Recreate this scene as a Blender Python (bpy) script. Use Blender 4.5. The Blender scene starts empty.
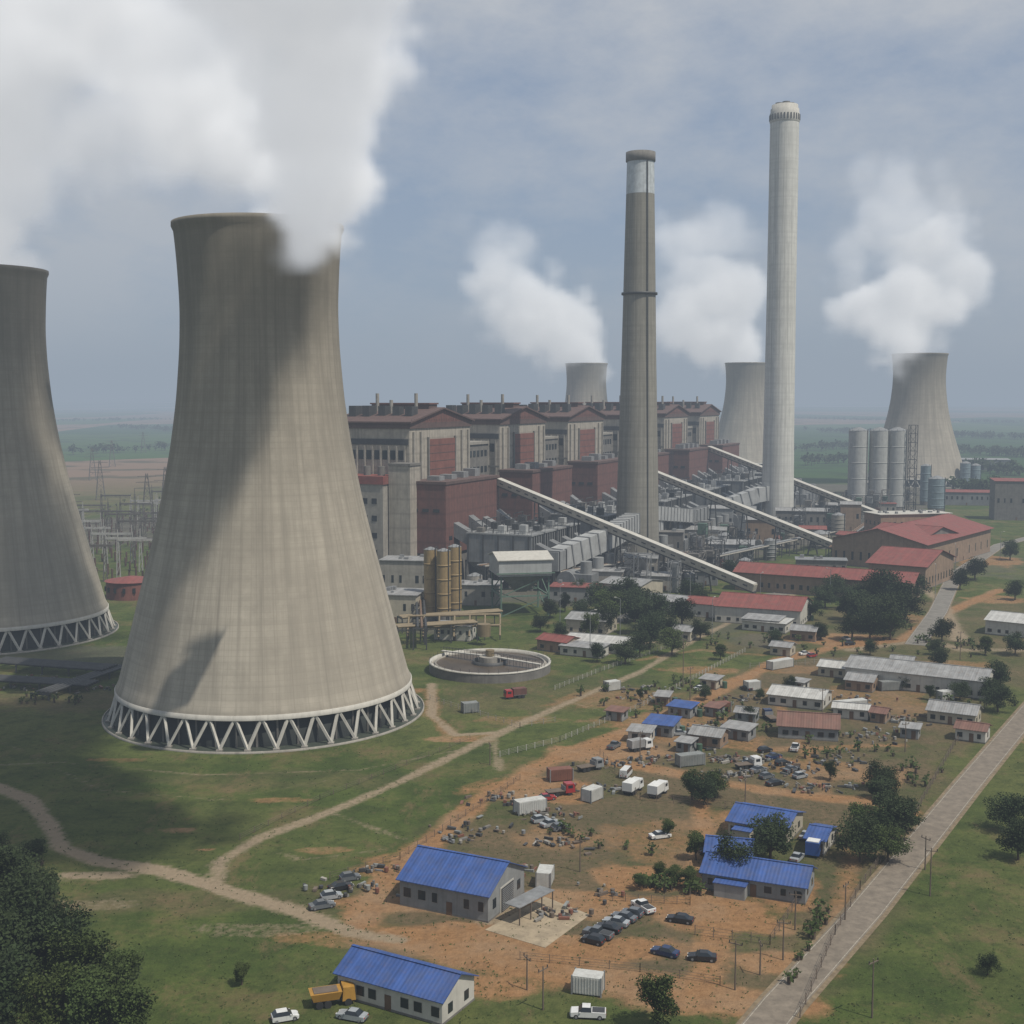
import bpy, math, random
import numpy as np
from mathutils import Vector
random.seed(7); np.random.seed(7)
R=random.random
def U(a,b): return a+(b-a)*random.random()
scene=bpy.context.scene
# ------------------------------------------------------------------ camera
CAM_H=80.0; FPX=1250.0; PITCH=math.atan(112/FPX)
cd=bpy.data.cameras.new("camera"); cam=bpy.data.objects.new("camera",cd)
scene.collection.objects.link(cam); scene.camera=cam
cam.location=(0,0,CAM_H); cam.rotation_euler=(math.pi/2-PITCH,0,0)
cd.sensor_width=36; cd.lens=36*FPX/1024; cd.clip_start=1; cd.clip_end=90000
def G(u,v,z=0.0):
    """aerial survey reading -> site metres on the plane at height z"""
    c,s=math.cos(PITCH),math.sin(PITCH)
    dx=u-512; dy=FPX*c+(512-v)*s; dz=-FPX*s+(512-v)*c
    t=(z-CAM_H)/dz
    return Vector((dx*t,dy*t,z))
# ------------------------------------------------------------------ materials
MATS={}
def nt_new(name):
    m=bpy.data.materials.new(name); m.use_nodes=True
    nt=m.node_tree; nt.nodes.clear()
    out=nt.nodes.new('ShaderNodeOutputMaterial'); return m,nt,out
def N(nt,t,**kw):
    n=nt.nodes.new(t)
    for k,v in kw.items(): setattr(n,k,v)
    return n
def mixc(nt,fac,a,b,mode='MIX'):
    n=nt.nodes.new('ShaderNodeMix'); n.data_type='RGBA'; n.blend_type=mode
    for sock,val in ((0,fac),(6,a),(7,b)):
        if isinstance(val,(int,float)): n.inputs[sock].default_value=val
        elif isinstance(val,tuple): n.inputs[sock].default_value=(val[0],val[1],val[2],1)
        else: nt.links.new(val,n.inputs[sock])
    return n.outputs[2]
def math_(nt,op,a,b=None,c=None,clamp=False):
    n=nt.nodes.new('ShaderNodeMath'); n.operation=op; n.use_clamp=clamp
    for i,x in enumerate((a,b,c)):
        if x is None: continue
        if isinstance(x,(int,float)): n.inputs[i].default_value=x
        else: nt.links.new(x,n.inputs[i])
    return n.outputs[0]
def ramp(nt,val,lo,hi):
    n=nt.nodes.new('ShaderNodeMapRange'); n.clamp=True
    nt.links.new(val,n.inputs[0]); n.inputs[1].default_value=lo; n.inputs[2].default_value=hi
    return n.outputs[0]
def noise(nt,vec,scale,detail=4,rough=.55,vscale=None):
    if vscale:
        mp=N(nt,'ShaderNodeMapping'); mp.inputs['Scale'].default_value=vscale
        nt.links.new(vec,mp.inputs[0]); vec=mp.outputs[0]
    n=N(nt,'ShaderNodeTexNoise'); n.inputs['Scale'].default_value=scale
    n.inputs['Detail'].default_value=detail; n.inputs['Roughness'].default_value=rough
    nt.links.new(vec,n.inputs['Vector']); return n.outputs['Fac']
def sc(c,k): return tuple(min(1,x*k) for x in c)
def M(name,col,rough=.8,var=.22,scale=.4,kind=None,metal=0.0,bump=.0,rust=0.0):
    if name in MATS: return MATS[name]
    m,nt,out=nt_new(name); L=nt.links
    bs=N(nt,'ShaderNodeBsdfPrincipled'); bs.inputs['Roughness'].default_value=rough
    bs.inputs['Metallic'].default_value=metal
    tc=N(nt,'ShaderNodeTexCoord').outputs['Object']
    a=noise(nt,tc,scale,6,.6); c=mixc(nt,ramp(nt,a,.3,.7),sc(col,1-var),sc(col,1+var))
    b=noise(nt,tc,1.0,3,.6,(1.1,1.1,.06) if kind!='roof' else (2.2,.08,.08))
    c=mixc(nt,math_(nt,'MULTIPLY',ramp(nt,b,.5,.75),.35+var*.6),c,sc(col,.5))
    if kind=='roof':
        p=noise(nt,tc,1.0,0,.5,(.9,.01,.01))
        c=mixc(nt,math_(nt,'MULTIPLY',ramp(nt,p,.52,.6),.35),c,sc(col,1.4))
        d=noise(nt,tc,.3,7,.72); c=mixc(nt,math_(nt,'MULTIPLY',ramp(nt,d,.46,.64),.5),c,(col[0]*.55+.05,col[1]*.55+.045,col[2]*.55+.035))
        w=N(nt,'ShaderNodeTexWave'); w.inputs['Scale'].default_value=.5; L.new(tc,w.inputs[0])
        bp=N(nt,'ShaderNodeBump'); bp.inputs['Strength'].default_value=.4; bp.inputs['Distance'].default_value=.08
        L.new(w.outputs['Fac'],bp.inputs['Height']); L.new(bp.outputs[0],bs.inputs['Normal'])
    if kind=='rib':
        w=N(nt,'ShaderNodeTexWave'); w.inputs['Scale'].default_value=.12; L.new(tc,w.inputs[0])
        c=mixc(nt,math_(nt,'MULTIPLY',ramp(nt,w.outputs['Fac'],.3,.0),.35),c,sc(col,.55))
        w2=N(nt,'ShaderNodeTexWave',bands_direction='Z'); w2.inputs['Scale'].default_value=.05; L.new(tc,w2.inputs[0])
        c=mixc(nt,math_(nt,'MULTIPLY',ramp(nt,w2.outputs['Fac'],.12,.0),.4),c,sc(col,.5))
        st=noise(nt,tc,1,5,.7,(.45,.45,.035)); c=mixc(nt,math_(nt,'MULTIPLY',ramp(nt,st,.48,.7),.6),c,(col[0]*.35+.02,col[1]*.35+.02,col[2]*.35+.018))
    if rust:
        r=noise(nt,tc,.9,8,.7); c=mixc(nt,math_(nt,'MULTIPLY',ramp(nt,r,.52,.68),rust),c,(.13,.075,.04))
    if bump:
        bp=N(nt,'ShaderNodeBump'); bp.inputs['Strength'].default_value=bump; bp.inputs['Distance'].default_value=.3
        L.new(noise(nt,tc,2.0,8,.7),bp.inputs['Height']); L.new(bp.outputs[0],bs.inputs['Normal'])
    L.new(c,bs.inputs['Base Color']); L.new(bs.outputs[0],out.inputs[0])
    MATS[name]=m; return m
conc=M('concrete',(.27,.25,.215),.9); concd=M('concrete_dark',(.15,.14,.125),.9)
concl=M('concrete_pale',(.44,.42,.37),.85,.12); rib=M('ribbed_concrete_cladding',(.35,.315,.26),.85,.18,kind='rib')
redc=M('red_cladding',(.135,.056,.043),.8,.22,kind='rib'); redr=M('red_sheet_roof',(.19,.05,.04),.75,.2,kind='roof',rust=.35)
redp=M('brick_red_panel',(.165,.062,.045),.85,.25,.2); brown=M('brown_roof',(.095,.056,.047),.85,.2)
blue=M('blue_sheet_roof',(.03,.075,.24),.6,.25,.35,kind='roof',rust=.2)
greyr=M('grey_sheet_roof',(.25,.25,.245),.7,.25,kind='roof',rust=.35); whiter=M('white_sheet_roof',(.42,.415,.39),.7,.15,kind='roof',rust=.25)
wallw=M('white_plaster',(.45,.43,.38),.85,.15); wallg=M('grey_block_wall',(.21,.215,.21),.85,.18)
wallb=M('tan_brick_wall',(.24,.165,.11),.85,.2); wallc=M('cream_wall',(.38,.34,.26),.85,.15)
glass=M('dark_window_glass',(.02,.025,.03),.15,.1); doorm=M('timber_door',(.12,.07,.04),.6)
steel=M('galvanised_steel',(.21,.215,.215),.65,.25,metal=.1,rust=.25); steeld=M('dark_steel',(.055,.056,.056),.6,.25,metal=.2)
grn=M('green_steel',(.09,.15,.11),.6); ylw=M('ochre_tank_paint',(.27,.19,.085),.6,.2,rust=.3); ylp=M('ochre_pipe_paint',(.19,.145,.08),.6,.2,rust=.35)
precip=M('precipitator_grey',(.165,.17,.17),.7,.3,.15,rust=.3); duct=M('duct_pale_grey',(.22,.225,.22),.7,.25,.15,rust=.25)
ductl=M('duct_light_grey',(.34,.345,.335),.65,.2,.15,rust=.15)
wood=M('weathered_wood',(.13,.10,.075),.9); tyre=M('tyre_rubber',(.02,.02,.02),.9)
whitep=M('white_paint',(.62,.62,.59),.5,.1); dgrey=M('charcoal',(.045,.047,.05),.7)
galm=M('conveyor_gallery_sheet',(.36,.33,.27),.75,.18,.3,rust=.25)
def carpaint(n,c): return M('car_paint_'+n,c,.25,.04)
def tower_mat(name,col,dark,rowh=1.5,brw=3.2,topdark=None,joint=.8,blot=.5):
    m,nt,out=nt_new(name); L=nt.links
    bs=N(nt,'ShaderNodeBsdfPrincipled'); bs.inputs['Roughness'].default_value=.92; bs.inputs['Specular IOR Level'].default_value=.2
    uv=N(nt,'ShaderNodeUVMap').outputs[0]; ob=N(nt,'ShaderNodeTexCoord').outputs['Object']
    br=N(nt,'ShaderNodeTexBrick'); L.new(uv,br.inputs[0])
    br.offset=0; br.inputs['Scale'].default_value=1; br.inputs['Brick Width'].default_value=brw; br.inputs['Row Height'].default_value=rowh
    br.inputs['Mortar Size'].default_value=.1; br.inputs['Mortar Smooth'].default_value=.9
    br.inputs['Color1'].default_value=(*sc(col,1.03),1); br.inputs['Color2'].default_value=(*sc(col,.97),1); br.inputs['Mortar'].default_value=(*sc(col,joint),1)
    c=br.outputs[0]
    n1=noise(nt,ob,1,6,.62,(.03,.03,.016)); c=mixc(nt,math_(nt,'MULTIPLY',ramp(nt,n1,.42,.62),blot),c,dark)
    n2=noise(nt,uv,1,6,.68,(.30,.012,1)); c=mixc(nt,math_(nt,'MULTIPLY',ramp(nt,n2,.44,.64),.6),c,sc(col,.5))
    n5=noise(nt,uv,1,3,.7,(.9,.006,1)); c=mixc(nt,math_(nt,'MULTIPLY',ramp(nt,n5,.54,.68),.42),c,sc(col,.40))
    n4=noise(nt,uv,1,8,.75,(.12,.10,1)); c=mixc(nt,math_(nt,'MULTIPLY',ramp(nt,n4,.47,.64),.35),c,sc(col,.52))
    n3=noise(nt,uv,1,2,.6,(.004,.55,1)); c=mixc(nt,math_(nt,'MULTIPLY',ramp(nt,n3,.45,.65),.28),c,sc(col,.6))
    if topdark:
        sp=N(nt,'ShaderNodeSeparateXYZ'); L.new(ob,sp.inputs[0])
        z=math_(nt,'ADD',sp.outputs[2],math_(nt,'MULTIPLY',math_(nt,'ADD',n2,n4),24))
        c=mixc(nt,math_(nt,'MULTIPLY',ramp(nt,z,topdark[0],topdark[1]),.68),c,sc(col,.36))  # stained top, deepened to stand for the plume's shadow on the shell
    L.new(c,bs.inputs['Base Color']); L.new(bs.outputs[0],out.inputs[0])
    bp=N(nt,'ShaderNodeBump'); bp.inputs['Strength'].default_value=.3; bp.inputs['Distance'].default_value=.12
    L.new(n4,bp.inputs['Height']); L.new(bp.outputs[0],bs.inputs['Normal'])
    return m
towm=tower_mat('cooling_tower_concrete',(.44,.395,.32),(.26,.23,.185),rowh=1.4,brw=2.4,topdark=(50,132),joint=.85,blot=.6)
stkm=tower_mat('chimney_concrete',(.27,.255,.215),(.19,.18,.15),rowh=2.4,brw=300,joint=.82)
stkw=tower_mat('chimney_white_concrete',(.62,.61,.56),(.52,.51,.46),rowh=8,brw=400,joint=.95,blot=.3)
# ------------------------------------------------------------------ mesh builder
class B:
    def __init__(s,name,loc=(0,0,0),rot=0.0):
        s.name=name; s.loc=loc; s.rot=rot; s.parts={}
    def p(s,part):
        return s.parts.setdefault(part,dict(v=[],f=[],m=[],sm=[],mats=[]))
    def add(s,part,mat,vs,fs,smooth=False):
        d=s.p(part); o=len(d['v']); d['v']+= [tuple(x) for x in vs]
        if mat not in d['mats']: d['mats'].append(mat)
        mi=d['mats'].index(mat)
        for f in fs: d['f'].append([i+o for i in f]); d['m'].append(mi); d['sm'].append(smooth)
    def box(s,part,mat,x0,x1,y0,y1,z0,z1):
        v=[(x0,y0,z0),(x1,y0,z0),(x1,y1,z0),(x0,y1,z0),(x0,y0,z1),(x1,y0,z1),(x1,y1,z1),(x0,y1,z1)]
        s.add(part,mat,v,[(0,3,2,1),(4,5,6,7),(0,1,5,4),(1,2,6,5),(2,3,7,6),(3,0,4,7)])
    def frustum(s,part,mat,cx,cy,z0,z1,a0,b0,a1,b1):
        v=[(cx-a0,cy-b0,z0),(cx+a0,cy-b0,z0),(cx+a0,cy+b0,z0),(cx-a0,cy+b0,z0),(cx-a1,cy-b1,z1),(cx+a1,cy-b1,z1),(cx+a1,cy+b1,z1),(cx-a1,cy+b1,z1)]
        s.add(part,mat,v,[(0,3,2,1),(4,5,6,7),(0,1,5,4),(1,2,6,5),(2,3,7,6),(3,0,4,7)])
    def cyl(s,part,mat,x,y,z0,h,r0,r1=None,seg=20,cap=True):
        r1=r0 if r1 is None else r1
        v=[];
        for k,(z,r) in enumerate(((z0,r0),(z0+h,r1))):
            for i in range(seg):
                a=2*math.pi*i/seg; v.append((x+r*math.cos(a),y+r*math.sin(a),z))
        s.add(part,mat,v,[(i,(i+1)%seg,seg+(i+1)%seg,seg+i) for i in range(seg)],True)
        if cap: s.add(part,mat,v,[list(range(seg,2*seg)),list(range(seg-1,-1,-1))])
    def beam(s,part,mat,p,q,w,h=None):
        h=w if h is None else h
        p=Vector(p);q=Vector(q);d=(q-p).normalized()
        up=Vector((0,0,1)) if abs(d.z)<.95 else Vector((1,0,0))
        a=d.cross(up).normalized()*w/2; b=a.cross(d).normalized()*h/2
        v=[p-a-b,p+a-b,p+a+b,p-a+b,q-a-b,q+a-b,q+a+b,q-a+b]
        s.add(part,mat,v,[(0,3,2,1),(4,5,6,7),(0,1,5,4),(1,2,6,5),(2,3,7,6),(3,0,4,7)])
    def tube(s,part,mat,p,q,r,seg=10,r1=None):
        p=Vector(p);q=Vector(q);d=(q-p).normalized(); r1=r if r1 is None else r1
        up=Vector((0,0,1)) if abs(d.z)<.95 else Vector((1,0,0))
        a=d.cross(up).normalized(); b=a.cross(d).normalized(); v=[]
        for c,rr in ((p,r),(q,r1)):
            for i in range(seg):
                t=2*math.pi*i/seg; v.append(c+a*math.cos(t)*rr+b*math.sin(t)*rr)
        s.add(part,mat,v,[(i,(i+1)%seg,seg+(i+1)%seg,seg+i) for i in range(seg)],True)
        s.add(part,mat,v,[list(range(seg,2*seg)),list(range(seg-1,-1,-1))])
    def lathe(s,part,mat,prof,seg=96,x=0,y=0):
        v=[];n=len(prof)
        for r,z in prof:
            for i in range(seg):
                a=2*math.pi*i/seg; v.append((x+r*math.cos(a),y+r*math.sin(a),z))
        f=[(k*seg+i,k*seg+(i+1)%seg,(k+1)*seg+(i+1)%seg,(k+1)*seg+i) for k in range(n-1) for i in range(seg)]
        s.add(part,mat,v,f,True)
    def gable(s,part,mat,x0,x1,y0,y1,z0,zr,over=.5,t=.15,along='x',wall=None,wpart='walls'):
        def P(a,b,z): return (a,b,z) if along=='x' else (b,a,z)
        if along=='x': a0,a1,b0,b1=x0,x1,y0,y1
        else: a0,a1,b0,b1=y0,y1,x0,x1
        bm=(b0+b1)/2; sl=(zr-z0)/(bm-b0); e=z0-over*sl
        A0=a0-over;A1=a1+over
        for sgn,be in ((1,b0-over),(-1,b1+over)):
            v=[P(A0,be,e+.02),P(A1,be,e+.02),P(A1,bm,zr+.02),P(A0,bm,zr+.02),P(A0,be,e+.02+t),P(A1,be,e+.02+t),P(A1,bm,zr+.02+t),P(A0,bm,zr+.02+t)]
            s.add(part,mat,v,[(0,3,2,1),(4,5,6,7),(0,1,5,4),(1,2,6,5),(2,3,7,6),(3,0,4,7)])
        if wall:
            for a in (a0,a1):
                s.add(wpart,wall,[P(a,b0,z0),P(a,b1,z0),P(a,bm,zr)],[(0,1,2)])
    def build(s,uvcyl=False):
        objs=[]
        for pn,d in s.parts.items():
            nm=s.name if len(s.parts)==1 else pn
            me=bpy.data.meshes.new(nm); me.from_pydata(d['v'],[],d['f'])
            for m in d['mats']: me.materials.append(m)
            me.polygons.foreach_set('material_index',d['m']); me.polygons.foreach_set('use_smooth',d['sm'])
            if uvcyl:
                uvl=me.uv_layers.new(name='UVMap'); V=np.array(d['v']); 
                li=np.empty(len(me.loops),dtype=np.int32); me.loops.foreach_get('vertex_index',li)
                ang=np.arctan2(V[li,1],V[li,0]); st=np.empty(len(me.polygons),dtype=np.int32); tt=np.empty(len(me.polygons),dtype=np.int32)
                me.polygons.foreach_get('loop_start',st); me.polygons.foreach_get('loop_total',tt)
                for a,b in zip(st,tt):
                    x=ang[a:a+b]
                    if x.max()-x.min()>math.pi: x[x<0]+=2*math.pi
                uvl.data.foreach_set('uv',np.stack([ang*26,V[li,2]],1).astype(np.float32).ravel())
            me.update(); o=bpy.data.objects.new(nm,me); scene.collection.objects.link(o); objs.append(o)
        if len(objs)==1:
            o=objs[0]; o.location=s.loc; o.rotation_euler=(0,0,s.rot); return o
        e=bpy.data.objects.new(s.name,None); scene.collection.objects.link(e)
        e.location=s.loc; e.rotation_euler=(0,0,s.rot)
        for o in objs: o.parent=e
        return e
# ------------------------------------------------------------------ world / light
EL=58
SUN=Vector((.80,-.60,0)).normalized()*math.cos(math.radians(EL)); SUN.z=math.sin(math.radians(EL))
w=bpy.data.worlds.new("World"); scene.world=w; w.use_nodes=True; nt=w.node_tree; nt.nodes.clear()
wo=N(nt,'ShaderNodeOutputWorld'); bg=N(nt,'ShaderNodeBackground'); bg.inputs[1].default_value=.1
sky=N(nt,'ShaderNodeTexSky',sky_type='NISHITA'); sky.sun_disc=False; sky.sun_elevation=math.radians(EL)
sky.sun_rotation=math.atan2(SUN.x,SUN.y); sky.dust_density=3; sky.altitude=1600
tg=N(nt,'ShaderNodeTexCoord').outputs['Generated']
c=mixc(nt,.65,sky.outputs[0],(2.8,3.6,5.0))
n1=noise(nt,tg,2.6,9,.6,(1,1,2.2)); n2=noise(nt,tg,8,7,.62,(1,1,1.8))
cl=math_(nt,'MULTIPLY',ramp(nt,math_(nt,'ADD',math_(nt,'MULTIPLY',n1,.68),math_(nt,'MULTIPLY',n2,.32)),.41,.60),.85)
c=mixc(nt,cl,c,(5.7,5.85,6.1))
nt.links.new(c,bg.inputs[0]); nt.links.new(bg.outputs[0],wo.inputs[0])
sl=bpy.data.lights.new("sun",'SUN'); sl.energy=4.4; sl.angle=math.radians(.6); sl.color=(1,.94,.84)
so=bpy.data.objects.new("sun",sl); scene.collection.objects.link(so); so.rotation_euler=SUN.to_track_quat('Z','Y').to_euler()
scene.view_settings.view_transform='Standard'
# haze: a glowing, absorbing air layer; emission stands in for scattered light
m,nt,out=nt_new('haze_glow'); sg=1/3500
ab=N(nt,'ShaderNodeVolumeAbsorption'); ab.inputs[0].default_value=(0,0,0,1); ab.inputs[1].default_value=sg
em=N(nt,'ShaderNodeEmission'); em.inputs[0].default_value=(.31,.365,.435,1); em.inputs[1].default_value=sg
ad=N(nt,'ShaderNodeAddShader'); nt.links.new(ab.outputs[0],ad.inputs[0]); nt.links.new(em.outputs[0],ad.inputs[1]); nt.links.new(ad.outputs[0],out.inputs['Volume'])
hb=B('haze'); hb.box('haze',m,-40000,40000,-3000,50000,-60,420); hb.build()
# ------------------------------------------------------------------ ground
def vnoise(x,y,s,seed=0):
    x=x/s; y=y/s; xi=np.floor(x).astype(np.int64); yi=np.floor(y).astype(np.int64); fx=x-xi; fy=y-yi
    def h(a,b):
        n=(a*374761393+b*668265263+seed*144665)&0x7fffffff; n=((n^(n>>13))*1274126177)&0x7fffffff
        return ((n^(n>>16))&0xffff)/65535.
    fx=fx*fx*(3-2*fx); fy=fy*fy*(3-2*fy)
    return (h(xi,yi)*(1-fx)+h(xi+1,yi)*fx)*(1-fy)+(h(xi,yi+1)*(1-fx)+h(xi+1,yi+1)*fx)*fy
def fb(x,y,s,seed=0): return (vnoise(x,y,s,seed)+.5*vnoise(x,y,s/2.1,seed+1)+.25*vnoise(x,y,s/4.3,seed+2))/1.75
def ext(a,step,end,g=1.22):
    o=[];st=step;x=a
    while abs(x)<abs(end): st*=g; x+=st*(1 if end>a else -1); o.append(x)
    return o
xs=list(np.arange(-260,430,1.25)); xs=ext(xs[0],1.25,-38000)[::-1]+xs+ext(xs[-1],1.25,38000)
ys=list(np.arange(130,360,1.0))+list(np.arange(360,700,2.0))+list(np.arange(700,1150,4.0)); ys=ext(130,2,-2500,1.5)[::-1]+ys+ext(ys[-1],4,45000,1.12)
xs=np.array(sorted(xs)); ys=np.array(sorted(ys)); X,Y=np.meshgrid(xs,ys); nx,ny=len(xs),len(ys)
X1=X.ravel();Y1=Y.ravel()
wob=(fb(X1,Y1,9,5)-.5)
def pdist(pts):
    d=np.full(X1.shape,1e9)
    P=[G(*p) for p in pts]
    for a,b in zip(P[:-1],P[1:]):
        ax,ay,bx,by=a.x,a.y,b.x,b.y; dx,dy=bx-ax,by-ay; L2=dx*dx+dy*dy+1e-6
        t=np.clip(((X1-ax)*dx+(Y1-ay)*dy)/L2,0,1); d=np.minimum(d,np.hypot(X1-ax-t*dx,Y1-ay-t*dy))
    return d
def track(pts,wd,soft=1.2,wb=2.5):
    d=pdist(pts)+wob*wb; return np.clip((wd/2+soft-d)/soft/1.6,0,1)
def blob(u,v,rx,ry,rot=0,soft=.35):
    c=G(u,v); a=math.radians(rot); dx=X1-c.x; dy=Y1-c.y
    x=dx*math.cos(a)+dy*math.sin(a); y=-dx*math.sin(a)+dy*math.cos(a)
    r=np.hypot(x/rx,y/ry)+(fb(X1,Y1,7,9)-.5)*1.0; return np.clip((1-r)/soft,0,1)
def poly(pts,soft=6):
    P=[G(*p) for p in pts]; ins=np.zeros(X1.shape,bool)
    for a,b in zip(P,P[1:]+P[:1]):
        if abs(a.y-b.y)<1e-9: continue
        ins^=((a.y>Y1)!=(b.y>Y1))&(X1<(b.x-a.x)*(Y1-a.y)/(b.y-a.y)+a.x)
    d=pdist(pts+[pts[0]]); sd=np.where(ins,d,-d)+wob*soft*2; return np.clip(.5+sd/soft,0,1)
mx=np.maximum
T1=[(-40,775),(0,788),(30,800),(48,822),(62,848),(100,862),(160,870),(230,892),(300,912),(350,933),(400,940)]
T2=[(215,887),(220,862),(260,838),(330,812),(400,782),(480,742),(560,706),(640,672),(690,642),(740,617),(800,592),(860,575)]
T3=[(360,925),(368,900),(385,882),(420,850),(480,800),(540,766),(600,742),(650,725),(720,690),(780,660),(830,648),(905,640),(930,620),(1000,590)]
T4=[(390,938),(480,955),(560,972),(640,985),(740,1003),(800,1005)]
T5=[(560,755),(630,765),(700,778),(760,790),(850,800),(905,812)]
T6=[(700,790),(705,840),(690,880),(720,930),(700,990)]
orange=mx.reduce([track(T3,5.0,2.0),track(T4,7,2.4,4),track(T5,4.5,2),track(T6,4,2,4),blob(600,905,17,8),blob(560,950,26,6),blob(715,915,15,9),blob(790,965,9,6),blob(470,935,14,5),blob(640,880,9,7),
   blob(610,752,18,9)*.85,blob(540,790,16,10)*.75,blob(850,640,26,14)*.8,blob(790,890,8,12)*.8,blob(980,560,24,34)*.7,blob(1000,600,16,12)*.7,blob(745,820,8,10)*.7,blob(410,690,9,6)*.6,blob(205,850,2.5,1),blob(450,740,10,3)*.7,blob(560,840,14,8)*.55,blob(880,700,16,24)*.5,blob(660,720,22,9)*.65,blob(730,1000,14,5)*.9,
   blob(650,840,16,14)*.5,blob(420,870,12,10)*.65,blob(830,770,16,10)*.6,blob(700,740,20,10)*.6,blob(620,700,24,14)*.5,track([(905,770),(880,800),(850,870),(835,930)],3,2)*.65,blob(430,905,16,5)*.85,blob(480,985,16,5)*.8,track([(1000,735),(1024,742),(1060,760)],1.2,.8)*.7,
   track([(770,690),(800,740),(830,800)],3,1.5)*.65,track([(640,735),(760,750),(900,745)],3,1.5)*.65,blob(340,940,12,4)*.55,blob(180,830,6,2)*.55,blob(120,760,8,2)*.45,blob(330,850,6,2)*.55,blob(280,800,7,2)*.5,track([(640,660),(700,650),(760,655)],2.5,1.5)*.6,blob(950,665,16,8)*.55,blob(920,620,10,12)*.55,
   track([(432,690),(432,715),(455,738),(490,735)],3.5,1.8)*.7,blob(520,720,14,5)*.45,blob(700,670,14,8)*.6,blob(800,670,18,8)*.5]).astype(float)
sand=mx.reduce([track(T1,3.0,1.0,1.5),track(T2,2.6,.9,1.2)*.75,track([(432,684),(432,715),(455,735),(490,733)],2.0,1,1.5),blob(95,876,9,2.2)*.9,track([(490,733),(496,750),(500,770)],1.2,.8)*.6,track([(160,870),(60,880),(0,905)],1.2,1)*.4,
   track([(0,765),(60,762),(200,775),(360,770),(480,745)],.7,.6,.8)*.5,track([(330,812),(420,845)],.8,.8)*.5,track([(560,700),(640,720)],.8,.6)*.4,blob(515,915,8,5)*.9,track([(0,740),(100,790),(220,800),(330,780)],.6,.6,.8)*.4,track([(240,840),(300,860),(380,850)],.7,.6)*.45,
   track([(600,655),(660,640),(690,640)],3,1)*.8,track([(850,650),(930,640),(960,650),(1024,650)],4,1.5)*.7,track([(880,560),(940,600),(960,640)],5,2)*.8,blob(60,905,14,3)*.4,blob(250,930,14,3)*.35]).astype(float)
dry=mx.reduce([poly([(590,745),(700,690),(800,655),(930,655),(1000,690),(930,790),(900,880),(830,980),(700,1000),(500,990),(370,960),(380,880),(500,790)],7),
   blob(60,700,60,14)*.7,blob(490,700,30,16)*.55,blob(330,900,20,8)*.6,blob(560,690,40,25)*.5,blob(200,900,30,6)*.5,poly([(700,650),(860,600),(1060,600),(1060,690),(800,660)],8)*.7,blob(300,780,30,8)*.4])
DX,DY=.4,.917; OX,OY=G(470,567).x,600.
rs=(X1-OX)*DX+(Y1-OY)*DY; rn=(X1-OX)*DY-(Y1-OY)*DX
yard=np.clip((rs+95+wob*14)/8,0,1)*np.clip((700-rs)/40,0,1)*np.clip((118+rs*.14+wob*20-rn)/10,0,1)*np.clip((rn+95)/10,0,1)
yard=mx(yard,mx.reduce([blob(90,655,45,18)*.6,blob(440,625,20,22)*.9,blob(110,530,60,110)*.95,blob(700,625,30,20)*.7,blob(760,640,18,14)*.6,blob(620,640,22,16)*.5,blob(940,560,60,70)*.5]))
far=np.clip((np.hypot(X1,Y1)-900)/500,0,1)
yard=yard*np.clip(1-(np.hypot(X1,Y1)-1500)/300,0,1)
Z=np.where(Y1>3500,(fb(X1,Y1,5200,3)-.42)*np.clip((Y1-3500)/9000,0,1)*150,0); Z=np.maximum(Z,0)
me=bpy.data.meshes.new('ground'); co=np.stack([X1,Y1,Z],1)
idx=np.arange(nx*ny).reshape(ny,nx); q=np.stack([idx[:-1,:-1],idx[:-1,1:],idx[1:,1:],idx[1:,:-1]],-1).reshape(-1,4)
me.vertices.add(len(co)); me.vertices.foreach_set('co',co.ravel()); me.loops.add(q.size); me.loops.foreach_set('vertex_index',q.ravel().astype(np.int32))
me.polygons.add(len(q)); me.polygons.foreach_set('loop_start',np.arange(0,q.size,4,dtype=np.int32)); me.update(calc_edges=True); me.validate()
at=me.attributes.new('mask','FLOAT_COLOR','POINT'); at.data.foreach_set('color',np.stack([orange,sand,dry,yard],1).astype(np.float32).ravel())
at=me.attributes.new('far','FLOAT','POINT'); at.data.foreach_set('value',far.astype(np.float32))
m,nt,out=nt_new('ground_surface'); L=nt.links; bs=N(nt,'ShaderNodeBsdfPrincipled'); bs.inputs['Roughness'].default_value=.95
bs.inputs['Specular IOR Level'].default_value=.1
P=N(nt,'ShaderNodeNewGeometry').outputs['Position']; A=N(nt,'ShaderNodeAttribute',attribute_name='mask'); sp=N(nt,'ShaderNodeSeparateColor'); L.new(A.outputs['Color'],sp.inputs[0])
FA=N(nt,'ShaderNodeAttribute',attribute_name='far').outputs['Fac']
big=noise(nt,P,.012,5,.6); mid=noise(nt,P,.07,6,.65); fine=noise(nt,P,.8,6,.7); vf=noise(nt,P,3.5,3,.7); med=noise(nt,P,.22,6,.7)
g=mixc(nt,ramp(nt,mid,.38,.62),(.042,.066,.016),(.082,.108,.027)); g=mixc(nt,math_(nt,'MULTIPLY',ramp(nt,big,.44,.60),.6),g,(.12,.122,.042))
g=mixc(nt,math_(nt,'MULTIPLY',ramp(nt,med,.48,.62),.6),g,(.032,.048,.014))
g=mixc(nt,math_(nt,'MULTIPLY',ramp(nt,fine,.48,.66),.5),g,(.034,.048,.015)); g=mixc(nt,math_(nt,'MULTIPLY',ramp(nt,vf,.5,.72),.4),g,(.13,.128,.05))
bare=noise(nt,P,.035,8,.74); g=mixc(nt,math_(nt,'MULTIPLY',ramp(nt,bare,.53,.66),.65),g,(.155,.105,.058))
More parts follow.
